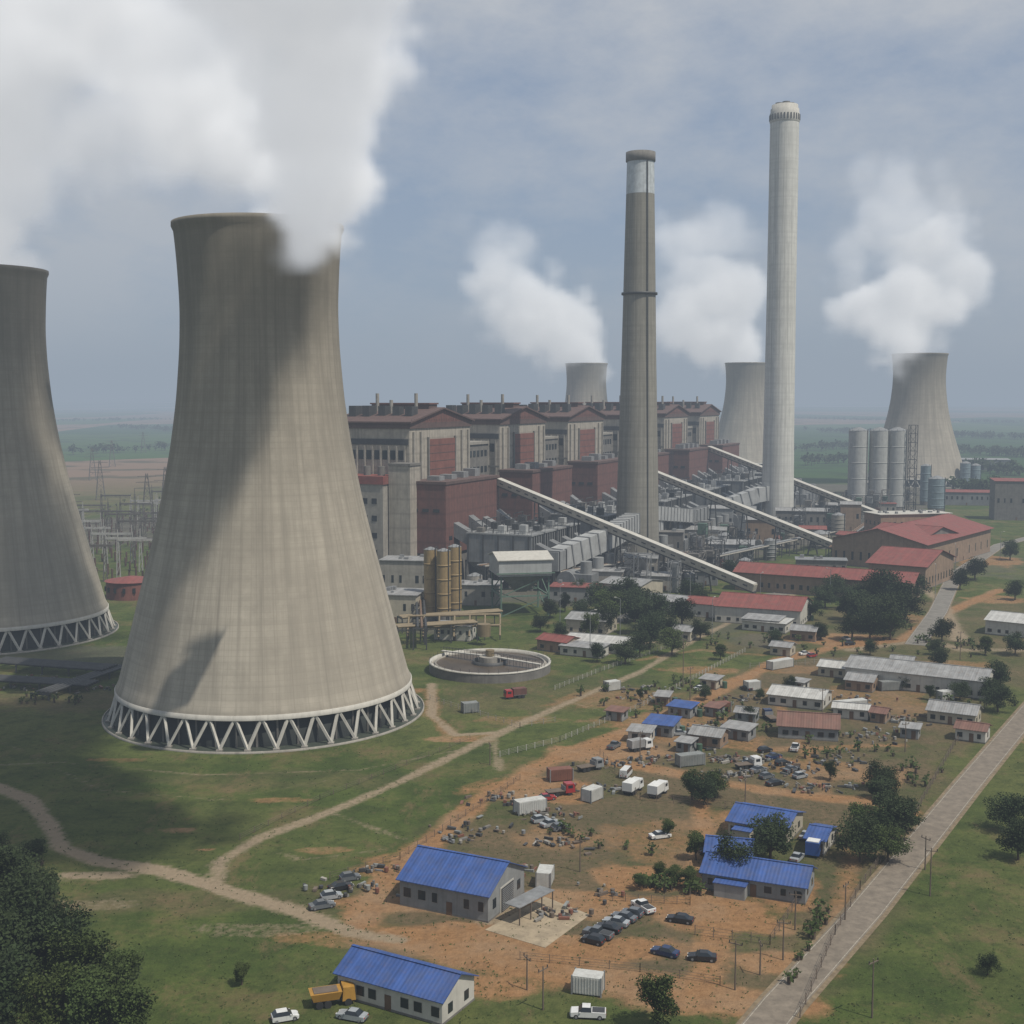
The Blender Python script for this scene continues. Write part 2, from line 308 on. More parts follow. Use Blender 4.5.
b2=noise(nt,P,.09,8,.78,(1,.45,1)); g=mixc(nt,math_(nt,'MULTIPLY',ramp(nt,b2,.55,.65),.55),g,(.175,.12,.065))
dr=mixc(nt,ramp(nt,mid,.3,.7),(.095,.08,.045),(.165,.115,.067)); dr=mixc(nt,math_(nt,'MULTIPLY',ramp(nt,fine,.42,.62),.65),dr,(.06,.062,.028))
dmask=math_(nt,'MULTIPLY',sp.outputs[2],ramp(nt,math_(nt,'ADD',bare,math_(nt,'MULTIPLY',fine,.3)),.46,.66))
g=mixc(nt,dmask,g,dr)
ya=mixc(nt,ramp(nt,mid,.3,.7),(.085,.077,.062),(.145,.13,.108)); ya=mixc(nt,math_(nt,'MULTIPLY',ramp(nt,fine,.45,.65),.6),ya,(.062,.055,.044)); ya=mixc(nt,math_(nt,'MULTIPLY',ramp(nt,bare,.5,.6),.6),ya,(.05,.062,.028))
g=mixc(nt,math_(nt,'MULTIPLY',A.outputs['Alpha'],.94),g,ya)
vo=N(nt,'ShaderNodeTexVoronoi'); vo.inputs['Scale'].default_value=.0016; vo.inputs['Randomness'].default_value=.8
mp=N(nt,'ShaderNodeMapping'); mp.inputs['Scale'].default_value=(.8,.45,1); mp.inputs['Rotation'].default_value=(0,0,.35); L.new(P,mp.inputs[0]); L.new(mp.outputs[0],vo.inputs[0])
hs=N(nt,'ShaderNodeSeparateColor'); L.new(vo.outputs['Color'],hs.inputs[0])
f=mixc(nt,ramp(nt,hs.outputs[0],.3,.7),(.03,.068,.018),(.058,.10,.026)); f=mixc(nt,ramp(nt,hs.outputs[1],.55,.62),f,(.20,.135,.09)); f=mixc(nt,math_(nt,'MULTIPLY',ramp(nt,big,.5,.6),.6),f,(.025,.04,.018))
g=mixc(nt,math_(nt,'MULTIPLY',FA,math_(nt,'SUBTRACT',1,A.outputs['Alpha'])),g,f)
sa=mixc(nt,fine,(.21,.155,.10),(.31,.25,.17)); orr=mixc(nt,ramp(nt,fine,.3,.7),(.20,.11,.05),(.32,.18,.085)); orr=mixc(nt,math_(nt,'MULTIPLY',ramp(nt,mid,.45,.7),.55),orr,(.29,.215,.14)); orr=mixc(nt,math_(nt,'MULTIPLY',ramp(nt,med,.5,.7),.5),orr,(.15,.09,.05))
om=ramp(nt,math_(nt,'ADD',sp.outputs[0],math_(nt,'MULTIPLY',math_(nt,'SUBTRACT',math_(nt,'ADD',math_(nt,'MULTIPLY',fine,.5),math_(nt,'MULTIPLY',med,.5)),.5),1.8)),.22,.78)
sm=ramp(nt,math_(nt,'ADD',sp.outputs[1],math_(nt,'MULTIPLY',math_(nt,'SUBTRACT',fine,.5),1.3)),.2,.8)
g=mixc(nt,om,g,orr); g=mixc(nt,sm,g,sa)
L.new(g,bs.inputs['Base Color']); bp=N(nt,'ShaderNodeBump'); bp.inputs['Strength'].default_value=.8; bp.inputs['Distance'].default_value=.7; L.new(fine,bp.inputs['Height']); L.new(bp.outputs[0],bs.inputs['Normal']); L.new(bs.outputs[0],out.inputs[0])
me.materials.append(m); go=bpy.data.objects.new('ground',me); scene.collection.objects.link(go)
# ------------------------------------------------------------------ roads
asph=M('worn_asphalt',(.175,.145,.11),.9,.25,.5,bump=.2); line=M('road_paint',(.33,.3,.24),.8,.4,1.5); kerb=M('kerb_concrete',(.27,.25,.22),.9)
def road(name,pts,wd,mark=True,kerbs=False,mat=None):
    P=[G(*p) for p in pts]; b=B(name); dirs=[]
    for i,p in enumerate(P):
        a=P[max(0,i-1)];c=P[min(len(P)-1,i+1)]; d=(c-a).normalized(); n=Vector((-d.y,d.x,0)); dirs.append(n)
    def strip(part,mat,o0,o1,z):
        vs=[];fs=[]
        for p,n in zip(P,dirs): vs+=[p+n*o0+Vector((0,0,z)),p+n*o1+Vector((0,0,z))]
        for i in range(len(P)-1): fs.append((2*i+1,2*i,2*i+2,2*i+3))
        b.add(part,mat,vs,fs)
    strip('shoulder',M('gravel_shoulder',(.18,.135,.08),.95,.35,.8,bump=.3),-wd/2-.7,wd/2+.6,.03)
    strip('carriageway',mat or asph,-wd/2,wd/2,.05)
    if mark:
        for s in (-1,1): strip('edge_line',line,s*(wd/2-.3)-.05,s*(wd/2-.3)+.05,.056)
    if kerbs:
        for s in (-1,1):
            for a,c,n0,n1 in zip(P[:-1],P[1:],dirs[:-1],dirs[1:]):
                b.beam('kerb',kerb,a+n0*s*(wd/2+.1)+Vector((0,0,.07)),c+n1*s*(wd/2+.1)+Vector((0,0,.07)),.2,.14)
    return b.build()
rp=[(30.,150.),(36,160),(55.5,190),(95,254.5),(135,319),(190,405),(250,500)]
def fromxy(l):
    o=[]
    for x,y in l:
        c,s=math.cos(PITCH),math.sin(PITCH); zc=y*c+80*s; yc=-80*c+y*s; o.append((512+FPX*x/zc,512-FPX*yc/zc))
    return o
road('road',fromxy(rp),5.4,mark=True)
greyroad=M('pale_plant_road',(.18,.165,.14),.9,.2,.3)
road('plant_road',[(560,640),(640,612),(720,600),(820,590)],6,mark=False,kerbs=True,mat=greyroad)
road('plant_road',[(915,645),(938,612),(955,575),(1000,545),(1060,530)],6,mark=False,kerbs=True,mat=greyroad)
# ------------------------------------------------------------------ cooling towers
fillm=M('tower_fill_dark',(.025,.03,.028),.9)  # fill pack coloured near black to stand for the shaded interior
def cooling_tower(x,y,rs_=1.0):
    b=B('cooling_tower',(x,y,0))
    prof=[(37.0,8),(34.9,16),(31.6,29),(28.2,42),(25.2,54.6),(22.6,68),(20.9,80),(19.8,93),(19.5,103),(20.0,114),(20.7,122.7),(20.9,123.4)]
    hs=[p[1] for p in prof]; rr=[p[0] for p in prof]; 
    zz=np.linspace(8,123.4,60); r_=np.interp(zz,hs,rr); 
    for _ in range(3): r_[1:-1]=(r_[:-2]+2*r_[1:-1]+r_[2:])/4
    pr=[(r*rs_,z) for r,z in zip(r_,zz)]
    pr=[(pr[0][0]-1.0,7.2),(pr[0][0]+.25,7.2),(pr[0][0]+.25,8.3)]+pr[1:-1]+[(pr[-1][0]+.3,122.6),(pr[-1][0]+.3,123.6),(pr[-1][0]-.8,123.6)]+[(r-.9,z) for r,z in pr[::-3]]
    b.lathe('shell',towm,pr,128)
    b.lathe('base_lintel',concl,[(37.5*rs_,6.8),(37.5*rs_,8.0),(36.4*rs_,8.0),(36.4*rs_,6.8),(37.5*rs_,6.8)],128)
    n=38; r0=39.0*rs_; r1=36.9*rs_
    for i in range(n):
        a=2*math.pi*i/n
        for s in (-1,1):
            a1=a+s*math.pi/n*.94
            b.beam('leg_struts',concl,(r0*math.cos(a),r0*math.sin(a),.5),(r1*math.cos(a1),r1*math.sin(a1),7.0),.58,.58)
        b.box('leg_pads',conc,r0*math.cos(a)-.7,r0*math.cos(a)+.7,r0*math.sin(a)-.7,r0*math.sin(a)+.7,.0,.6)
    b.lathe('cold_water_basin',conc,[(40.7*rs_,0),(40.7*rs_,.5),(40.4*rs_,.5),(40.4*rs_,.25)],96)
    b.lathe('basin_floor',M('basin_floor',(.05,.06,.045),.5),[(40.4*rs_,.26),(1,.26)],96)
    b.lathe('fill_pack',fillm,[(36.0*rs_,.3),(36.0*rs_,7.6),(5,7.7)],64)
    for i in range(48):
        a=2*math.pi*i/48; b.box('fill_columns',concd,36.2*rs_*math.cos(a)-.2,36.2*rs_*math.cos(a)+.2,36.2*rs_*math.sin(a)-.2,36.2*rs_*math.sin(a)+.2,.3,7.1)
    return b.build(uvcyl=True)
TW=[(-63.5,318,1.0),(-178,425,1.0)]
t3=Vector(((586-512)*1500/1250,1500)); t4=Vector(((745-512)*1480/1250,1480)); t5=Vector(((917-512)*1190/1250,1190))
TW+=[(t3.x,t3.y,1.2),(t4.x,t4.y,1.2),(t5.x,t5.y,1.22)]
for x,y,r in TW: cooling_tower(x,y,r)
# ------------------------------------------------------------------ chimneys
c1=G(637,565); c2=G(777,525)
b=B('chimney_stack',(c1.x,c1.y,0)); b.lathe('shaft',stkm,[(10.8,0),(9.6,50),(8.3,100),(7.3,150),(6.7,177)],64)
b.lathe('painted_top_band',M('pale_band',(.42,.45,.46),.8),[(6.72,177),(6.45,192)],64); b.lathe('cap',concd,[(6.45,192),(7.0,192.3),(7.0,196.5),(5.8,196.5),(5.6,186)],64)
b.lathe('platform',steeld,[(8.0,130),(8.6,130),(8.6,131),(8.5,131),(8.5,130.2),(7.6,130.2)],48)
b.beam('ladder_cage',steeld,(4.2,-10.0,0),(2.6,-6.2,192),.5,.5); b.build(uvcyl=True)
b=B('chimney_stack',(c2.x,c2.y,0)); b.lathe('shaft',stkw,[(10.4,0),(9.6,60),(9.1,140),(8.9,252)],64)
b.lathe('crown',concl,[(8.9,252),(9.2,252.5),(9.2,258),(8.8,258.4),(8.8,260.5),(8.1,260.7),(8.1,263),(7,263),(6.8,245)],64)
for i in range(28):
    a=2*math.pi*i/28; b.box('crown_slots',dgrey,9.15*math.cos(a)-.35,9.15*math.cos(a)+.35,9.15*math.sin(a)-.35,9.15*math.sin(a)+.35,253.5,257)
for i in range(4): b.cyl('flues',concd,3.6*math.cos(i*1.57),3.6*math.sin(i*1.57),245,19.5,2.4,seg=16)
b.build(uvcyl=True)
# ------------------------------------------------------------------ power station
ROT=math.atan2(DY,DX); O3=(OX,OY,0); PITCHM=96
for k in range(6):
    s0=k*PITCHM-61; s1=k*PITCHM; b=B('boiler_house',O3,ROT); mid_=(s0+s1)/2
    b.box('walls',rib,s0,s1,0,38,0,70)
    b.box('eaves_fascia',brown,s0-.6,s1+.6,-.6,38.6,67.6,70.1)
    b.gable('roof',brown,s0-.6,s1+.6,-.6,38.6,70.1,76,over=1.2,t=.7,along='y',wall=redc,wpart='gable')
    b.box('red_panel',redp,mid_-13,mid_+13,-.7,-.02,36,62.5)
    for i in range(7): b.box('panel_seams',brown,mid_-13,mid_+13,-.78,-.71,38+i*3.6,38.3+i*3.6)
    b.box('panel_border',concd,mid_-14,mid_-13.05,-.9,-.03,36,63.5); b.box('panel_border',concd,mid_+13.05,mid_+14,-.9,-.03,36,63.5)
    b.box('dark_band',dgrey,s0-.4,s0-.02,.5,37.5,60.5,63)  # charcoal strip along the end wall above the louvres
    for i in range(9):
        y=3+i*4; b.box('louvre_windows',glass,s0-.25,s0+.1,y,y+2.4,54,58); b.box('pilasters',conc,s0-.8,s0-.02,y-1.1,y-.5,0,60)
    for x in np.linspace(s0+3,s1-3,9):
        if abs(x-mid_)>14.6: b.box('pilasters',conc,x-.4,x+.4,-.9,-.02,0,66)
    for zz in (30,46): b.box('string_course',concd,s0-1.0,s0-.82,0,38,zz,zz+1); 
    for i in range(5):
        y=4+i*7; b.box('roof_vents',steeld,mid_-20+U(-2,2),mid_-15,y,y+3.5,71,77+U(0,1.0))
    b.box('ridge_monitor',brown,mid_-4,mid_+4,4,34,75,78); b.box('ridge_monitor_cap',redc,mid_-4.6,mid_+4.6,3.5,34.5,78.02,78.7)
    for i in range(3): b.cyl('vent_pipes',conc,mid_-9-(i%2)*5,8+i*10,71,12-(i%2)*3,.8,seg=12)
    for i in range(26): b.beam('handrail',steeld,(s0+i*2.4,-1.2,70.5),(s0+i*2.4,-1.2,71.6),.12)
    b.build()
    if k<5:
        b=B('link_block',O3,ROT); b.box('walls',concd,s1+.9,s1+PITCHM-61-.9,6,34,0,58); b.box('parapet',conc,s1+.9,s1+34.1,5.4,34.5,58.02,59.4)
        for i in range(7):
            for j in range(6): b.box('windows',glass,s1+3+i*4.4,s1+5.6+i*4.4,5.8,6.1,12+j*8,15+j*8)
        b.build()
    b=B('coal_bunker_house',O3,ROT); x0=k*PITCHM-66; x1=k*PITCHM-11
    b.box('walls',redc,x0,x1,-20,-2,14,44); b.box('base',concd,x0+1,x1-1,-19,-3,0,14); b.box('parapet',brown,x0-.4,x1+.4,-20.4,-1.6,44.02,45.2)
    for i in range(10): b.box('window_band',glass,x0+3+i*5.2,x0+6+i*5.2,-20.15,-19.9,20,21.6)
    for i in range(3): b.box('window_band',glass,x0-.15,x0+.1,-17+i*5.2,-14+i*5.2,32,33.4)
    for i in range(4): b.box('roof_plant',steel,x0+6+i*12,x0+11+i*12,-14,-8,45.2,47+U(0,2))
    b.build()
    b=B('electrostatic_precipitator',O3,ROT)
    for c in range(4):
        a0=k*PITCHM-62+c*15; a1=a0+12.5
        b.box('casing',precip,a0,a1,-58,-28,11,23); b.box('casing_roof',duct,a0-.3,a1+.3,-58.3,-27.7,23.02,23.6)
        for i in range(5):
            b.box('casing_ribs',steeld,a0-.35,a0-.02,-57+i*7,-56.4+i*7,11,23)
            b.box('casing_ribs',steeld,a0+1+i*2.6,a0+1.5+i*2.6,-58.5,-58.02,11,23)
        b.box('walkway',steeld,a0-.5,a1+.5,-60,-58.52,15,15.4)
        for i in range(3):
            cy=-53+i*10; b.frustum('ash_hoppers',precip,(a0+a1)/2,cy,5,11,1,1,5.8,4.7)
            b.box('rectifier_sets',[ductl,steeld,steel,concd][random.randrange(4)],a0+2,a0+5,cy-1.5,cy+1.5,23.6,25.6+U(0,2)); b.cyl('bushings',steeld,a0+8,cy,23.6,2.6,.6,seg=10)
            b.beam('hoist_frames',steeld,(a0+1,cy+3,23.6),(a0+1,cy+3,28),.3); b.beam('hoist_frames',steeld,(a1-1,cy+3,23.6),(a1-1,cy+3,28),.3); b.beam('hoist_frames',steeld,(a0+1,cy+3,28),(a1-1,cy+3,28),.35)
        for i in range(4):
            cy=-58+i*10
            for xx in (a0+.4,a1-.4): b.box('columns',concd,xx-.4,xx+.4,cy-.4,cy+.4,0,11)
        for i in range(15): b.beam('handrails',steeld,(a0,-58+i*2,23.6),(a0,-58+i*2,24.9),.1)
        b.beam('handrails',steeld,(a0,-58,24.9),(a0,-28,24.9),.12); b.beam('handrails',steeld,(a0,-58.2,24.9),(a1,-58.2,24.9),.12)
        b.beam('inlet_ducts',precip,(a0+6,-18,27 if c%2 else 25),(a0+6,-30,19),5,5.5); b.beam('outlet_ducts',precip,(a0+6,-57,17),(a0+6,-66,13),5,6)
    b.box('outlet_manifold',duct,k*PITCHM-62,k*PITCHM-3,-70,-64,9,17); 
    for i in range(8): b.box('manifold_ribs',steeld,k*PITCHM-61+i*8,k*PITCHM-60.4+i*8,-70.3,-63.7,8.8,17.3)
    for i in range(7): b.box('columns',concd,k*PITCHM-60+i*9,k*PITCHM-59+i*9,-68,-67,0,9)
    b.build()
    b=B('induced_draught_fan_house',O3,ROT)
    for c in range(4):
        a0=k*PITCHM-60+c*15; b.box('housing',precip,a0,a0+9,-84,-76,0,8); b.cyl('silencer',duct,a0+4.5,-80,8,5,2.4,seg=16); b.tube('fan_casing',precip,(a0-1,-73,5),(a0+8,-73,5),4.2,16)
        b.box('door',steeld,a0+3,a0+5,-84.1,-83.95,0,3)
    b.build()
b=B('turbine_hall',O3,ROT); b.box('walls',rib,-70,560,44,88,0,34); b.gable('roof',brown,-70,560,44,88,34,40,over=1,t=.5,wall=redc); b.build()
b=B('auxiliary_bay',O3,ROT); b.box('walls',conc,-76,-62.2,5,36,0,44); b.box('red_cap',redr,-76.5,-62.3,4.5,36.5,44.02,47.5); 
for i in range(6):
    for j in range(5): b.box('windows',glass,-76.15,-75.9,8+i*4.6,10.4+i*4.6,6+j*7.4,8.4+j*7.4)
b.box('stair_tower',rib,-72,-62.3,-6,4.4,0,52); b.box('stair_tower_roof',concd,-72.4,-62.3,-6.4,4.4,52.02,53)
for i in range(4): b.cyl('roof_tanks',concd,-70,9+i*7,47.5,4,1.6,seg=12)
b.build()
b=B('lift_shaft_tower',O3,ROT); b.box('walls',concd,-92,-78,16,36,0,26); b.box('roof',steel,-92.5,-77.5,15.5,36.5,26.02,27)
for i in range(4): b.box('windows',glass,-92.1,-91.9,18+i*4.5,20+i*4.5,12,16)
b.build()
def loc2w(s,y,z): return Vector((OX+s*DX-y*DY,OY+s*DY+y*DX,z))
def bigduct(pts,w,h):
    b=B('flue_duct')
    for p,q in zip(pts[:-1],pts[1:]): b.beam('duct',ductl,p,q,w,h)
    for p,q in zip(pts[:-1],pts[1:]):
        p=Vector(p);q=Vector(q);n=int((q-p).length/6)
        for i in range(1,n+1):
            c=p.lerp(q,i/(n+1)); d=(q-p).normalized(); b.beam('stiffeners',steel,c-d*.3,c+d*.3,w+.7,h+.7)
            if i%2: b.box('legs',concd,c.x-.5,c.x+.5,c.y-.5,c.y+.5,0,max(.5,c.z-h/2))
    b.build()
bigduct([loc2w(-52,-66,13),loc2w(-20,-78,20),Vector((c1.x,c1.y,22))],7,9)
bigduct([loc2w(90,-66,13),loc2w(70,-72,16),Vector((c1.x,c1.y,20))],7,9)
bigduct([loc2w(150,-67,13),loc2w(120,-74,17),Vector((c1.x,c1.y,26))],6,7)
bigduct([loc2w(230,-67,13),loc2w(245,-84,20),Vector((c2.x,c2.y,22))],7,9)
bigduct([loc2w(330,-67,13),loc2w(300,-84,18),Vector((c2.x,c2.y,22))],7,9)
def conveyor(p,q):
    p=Vector(p);q=Vector(q); b=B('coal_conveyor'); d=(q-p); Ld=d.length; d.normalize(); n=Vector((-d.y,d.x,0)).normalized()
    b.beam('gallery',galm,p,q,3.4,2.8); b.beam('gallery_roof',concl,p+Vector((0,0,1.65)),q+Vector((0,0,1.65)),4.0,.35)
    b.beam('underframe',steeld,p-Vector((0,0,1.8)),q-Vector((0,0,1.8)),3.0,.7)
    for i in range(int(Ld/5)):
        c=p+d*(i*5+2)
        for s in (-1,1): b.beam('windows',steeld,c+n*s*1.73,c+n*s*1.73+d*2.2,.06,.6)
    k=int(Ld/26)
    for i in range(1,k+1):
        c=p+d*(Ld*i/(k+1)); 
        if c.z<6: continue
        for s in (-1,1):
            b.beam('trestles',steeld,(c+n*s*4).xy.to_3d(),c+n*s*1.4-Vector((0,0,2)),.6)
        for zf in (.3,.65):
            wz=4-2.6*zf; b.beam('trestles',steeld,c.xy.to_3d()+n*wz+Vector((0,0,c.z*zf)),c.xy.to_3d()-n*wz+Vector((0,0,c.z*zf)),.35)
    b.build()
conveyor(loc2w(-11,-20,42),G(755,588,4)); conveyor(loc2w(2*96-11,-20,42),G(850,552,4)); conveyor(loc2w(4*96-11,-20,44),G(905,525,4))
# ------------------------------------------------------------------ generic buildings
def house(name,pA,pB,W,H,ridge,roof,wall,nwin=4,door=True,over=.5,annex=0,world=False,winh=1.1,sill=1.0):
    a=Vector(pA) if world else G(*pA); c=Vector(pB) if world else G(*pB); d=c-a; L_=d.length; rot=math.atan2(d.y,d.x)
    b=B(name,(a.x,a.y,0),rot); b.box('walls',wall,0,L_,0,W,0,H)
    b.box('plinth',concd,-.05,L_+.05,-.05,W+.05,0,.3)
    if ridge>0:
        b.gable('roof',roof,0,L_,0,W,H,H+ridge,over=over,t=.12,wall=wall); b.beam('ridge_cap',steel if roof in (greyr,whiter) else roof,(-over,W/2,H+ridge+.17),(L_+over,W/2,H+ridge+.17),.5,.08)
    elif ridge<0:
        v=[(-over,-over,H+.03),(L_+over,-over,H+.03),(L_+over,W+over,H-ridge),(-over,W+over,H-ridge)]; v+=[(x,y,z+.14) for x,y,z in v]
        b.add('roof',roof,v,[(0,3,2,1),(4,5,6,7),(0,1,5,4),(1,2,6,5),(2,3,7,6),(3,0,4,7)])
        b.add('walls',wall,[(0,0,H),(0,W,H),(0,W,H-ridge)],[(0,1,2)]); b.add('walls',wall,[(L_,0,H),(L_,W,H),(L_,W,H-ridge)],[(0,1,2)])
    else:
        b.box('roof',roof,-over,L_+over,-over,W+over,H+.02,H+.3)
        for i in range(int(W*L_/60)+1): x=U(1,L_-2); y=U(1,max(1.5,W-2)); b.box('roof_units',steel,x,x+U(.8,2),y,y+U(.8,2),H+.3,H+U(.9,1.8))
    if nwin:
        st=L_/nwin
        for i in range(nwin):
            x=st*(i+.5)+U(-.12,.12)*st; ww=min(1.4,st*.5)*random.choice([1,1,.7])
            if door and i==nwin//2:
                b.box('door',doorm,x-.5,x+.5,-.07,.02,0,2.1)
            else:
                b.box('window_frames',conc,x-ww/2-.06,x+ww/2+.06,-.04,.02,sill-.06,sill+winh+.06); b.box('windows',glass,x-ww/2,x+ww/2,-.07,.02,sill,sill+winh)
        ne=max(1,int(W/4))
        for i in range(ne):
            y=W*(i+.5)/ne
            for xx,sg_ in ((0,-1),(L_,1)):
                x0,x1=sorted((xx,xx+sg_*.07)); b.box('windows',glass,x0,x1,y-.55,y+.55,sill,sill+winh)
    if annex:
        b.box('annex',wall,L_*.15,L_*.45,-annex,-.01,0,H*.75); b.box('annex_roof',roof,L_*.15-.2,L_*.45+.2,-annex-.2,-.01,H*.75+.01,H*.75+.15)
    if nwin and R()<.3: b.cyl('water_tank',M('green_tank',(.05,.1,.06),.5),L_+1.2 if not annex else -1.2,W*.7,0,1.8,.7,seg=14)
    return b.build()
house('blue_roof_workshop',(400,905),(488,923),13,4.4,3.0,blue,wallg,6,True,winh=1.5,sill=1.6)
a=G(488,923); c_=G(400,905); rotw=math.atan2(a.y-c_.y,a.x-c_.x); Lw=(a-c_).length
b=B('workshop_roller_door',(c_.x,c_.y,0),rotw); b.box('door',steeld,Lw+.1,Lw+.22,4.4,8.6,0,3.8); b.box('frame',concl,Lw+.02,Lw+.09,4.1,8.9,0,4.05)
for i in range(12): b.box('slats',steel,Lw+.23,Lw+.27,4.5,8.5,.2+i*.3,.3+i*.3)
b.build()
b=B('shade_canopy',G(503,921),math.atan2(10,8)); b.box('sheet_roof',steel,0,9,-3.2,-.2,2.8,2.92)
for i in range(4): b.beam('posts',wood,(.2+i*2.8,-3.1,0),(.2+i*2.8,-3.1,2.8),.15)
b.build()
house('blue_roof_house',(338,996),(442,1026),8,3.4,1.9,blue,wallw,7,winh=1.3)
house('blue_roof_house',(728,836),(786,846),11,3,1.6,blue,wallc,5,annex=2.5); house('blue_roof_house',(702,889),(805,905),8.5,3,1.8,blue,wallg,7,annex=2.2)
house('blue_roof_house',(706,868),(750,872),7,3,1.4,blue,wallg,4); house('blue_roof_house',(806,853),(824,856),8,2.8,1,blue,wallw,2)
rr1=M('rust_red_roof',(.16,.08,.06),.8,.2,kind='roof',rust=.4)
hs=[((845,684),(985,700),14,5,2.0,greyr,wallw,14),((768,705),(822,711),11,3,1.3,whiter,wallw,5),((778,738),(838,742),9,3.2,2.2,rr1,wallg,5),
((845,690),(872,693),9,3,1.2,greyr,wallb,3),((927,722),(975,728),8,3.2,1.6,greyr,wallc,5),((833,718),(868,721),5,2.8,.8,whiter,wallw,3),((818,676),(846,679),8,3,1.2,whiter,wallc,3),
((644,735),(672,738),7,2.8,-.6,blue,wallg,3),((690,745),(720,749),6,2.8,1.2,greyr,wallb,3),((722,738),(748,742),5,2.6,-.5,greyr,wallg,3),((628,742),(650,744),5,2.6,-.4,greyr,wallw,2),
((668,716),(690,719),5,2.6,-.5,blue,wallg,3),((955,740),(985,744),6,3,1,rr1,wallw,3),((742,630),(785,634),9,3.4,-.5,whiter,wallw,5),
((565,650),(625,655),12,3.4,1.2,whiter,wallw,6),((537,650),(566,654),9,3.6,1.2,redr,wallb,3),((560,655),(600,659),7,3,-.5,greyr,wallw,4),((684,616),(722,619),14,5,1.6,redr,wallw,4),
((715,622),(800,628),24,6,3.2,redr,wallw,9),((742,630),(778,633),9,4,-.5,greyr,wallw,5),((985,634),(1040,640),16,5,2,whiter,wallw,6),((836,545),(862,547),10,6,1.5,redr,wallb,3),
((566,633),(605,636),13,5,1.5,greyr,wallc,4),((640,612),(682,616),14,5,1.5,greyr,wallw,4),((600,600),(640,604),20,7,1.5,greyr,wallc,5),((930,690),(948,692),6,3,1,greyr,wallw,2),
((655,706),(668,707),5,2.6,-.4,greyr,wallb,2),((705,716),(718,718),4,2.4,-.4,rr1,wallg,2),((735,722),(755,724),5,2.6,.8,greyr,wallg,2),((790,690),(803,692),4,2.5,-.3,greyr,wallw,2),((870,722),(885,724),5,2.6,.8,rr1,wallb,2),((900,738),(918,740),4,2.5,-.4,greyr,wallg,2),((700,688),(716,690),5,2.6,-.4,greyr,wallc,2),((606,720),(622,722),4,2.4,-.3,rr1,wallg,2),((676,752),(690,754),4,2.4,-.3,greyr,wallg,2),((770,655),(790,657),6,3,1,greyr,wallc,2),((890,670),(912,672),6,3,1,greyr,wallb,3),((665,640),(690,642),8,3.5,1.2,greyr,wallc,3),((790,640),(815,642),8,3.5,1.2,greyr,wallb,3)]
for h in hs: house('village_house' if h[0][0]<1000 and h[0][1]>650 else 'plant_building',h[0],h[1],h[2],h[3],h[4],h[5],h[6],h[7])
house('red_roof_workshop',(868,585),(925,590),40,10,5,redr,wallb,8,True,over=1.2,winh=3,sill=2); house('red_roof_workshop',(925,572),(990,552),46,13,6,redr,wallb,10,True,over=1.5,winh=4,sill=3)
house('red_roof_stores',(735,590),(912,603),18,8,3.0,redr,wallb,22,True,over=1,winh=2,sill=2); house('red_roof_stores',(868,560),(925,566),30,14,4,redr,concd,8,False,over=1,winh=4,sill=6)
house('administration_block',(880,548),(950,546),18,18,0,concl,wallb,12,False,over=.8,winh=2,sill=12)
for (u,v,l,w_,h_) in [(700,548,26,12,10),(730,560,22,14,8),(690,575,18,10,9),(800,530,30,14,12),(830,520,26,12,10),(760,545,16,10,14),(1012,520,24,20,26),(600,590,18,12,8),(820,575,22,10,7),(965,505,40,16,10),(640,585,14,10,12),(575,602,20,12,6),(862,500,14,10,14),(980,470,60,20,12),(720,535,14,10,16),(745,528,12,10,12),(812,545,14,8,9),(670,560,12,8,14),(850,530,12,8,16),(880,515,20,10,8),(660,590,16,8,6),(700,585,14,8,6)]:
    a=G(u,v); house('plant_building',(a.x-l/2,a.y,0),(a.x+l/2,a.y-l*.2,0),w_,h_,random.choice([0,0,1.5,-1]),random.choice([greyr,greyr,concd,redr,steel]),random.choice([wallb,conc,wallg,precip,concd]),int(l/3.5),True,world=True,winh=min(3,h_*.25),sill=h_*.45)
for (u,v,l,w_,h_,rf,wl) in [(392,622,18,16,10,greyr,wallc),(470,605,22,12,8,greyr,conc),(405,600,20,14,16,greyr,conc),(430,570,20,16,22,concd,conc),(452,640,12,8,5,greyr,wallw)]:
    a=G(u,v); house('plant_building',(a.x-l/2,a.y,0),(a.x+l/2,a.y-3,0),w_,h_,0,rf,wl,6,True,world=True,winh=min(3,h_*.25),sill=h_*.45)
# ------------------------------------------------------------------ process plant
def silo(x,y,r,h,mat,name='storage_silo',dome=True):
    b=B(name,(x,y,0)); b.cyl('barrel',mat,0,0,3,h-3,r,seg=28); b.cyl('skirt',concd,0,0,0,3,r*.96,seg=28,cap=False)
    if dome: b.cyl('cone_roof',steel,0,0,h,r*.35,r*1.02,r*.2,seg=28)
    for i in range(1,5): b.lathe('hoops',mat,[(r,h*i/5-.3),(r+.12,h*i/5-.3),(r+.12,h*i/5+.3),(r,h*i/5+.3)],28)
    b.beam('ladder',steeld,(r*.75,-r*.75,0),(r*.75,-r*.75,h+1),.5,.3)
    for i in range(10):
        a=i*.628; b.beam('top_rail',steeld,(r*math.cos(a),r*math.sin(a),h),(r*math.cos(a),r*math.sin(a),h+1.2),.12)
    b.build()
for u in (859,880,898): a=G(u,511); silo(a.x,a.y+6,6.9,58,M('silo_cement_grey',(.36,.36,.34),.8,.12))
for u,v in ((431,620),(444,622),(455,616)): a=G(u,v); silo(a.x,a.y,2.5,26 ,ylw,'ochre_storage_silo')
for u,v,r,h in ((936,512,6,24),(925,505,4,30),(965,487,5,22),(975,487,5,20)): a=G(u,v); silo(a.x,a.y,r,h,M('blue_grey_tank',(.17,.22,.24),.6))
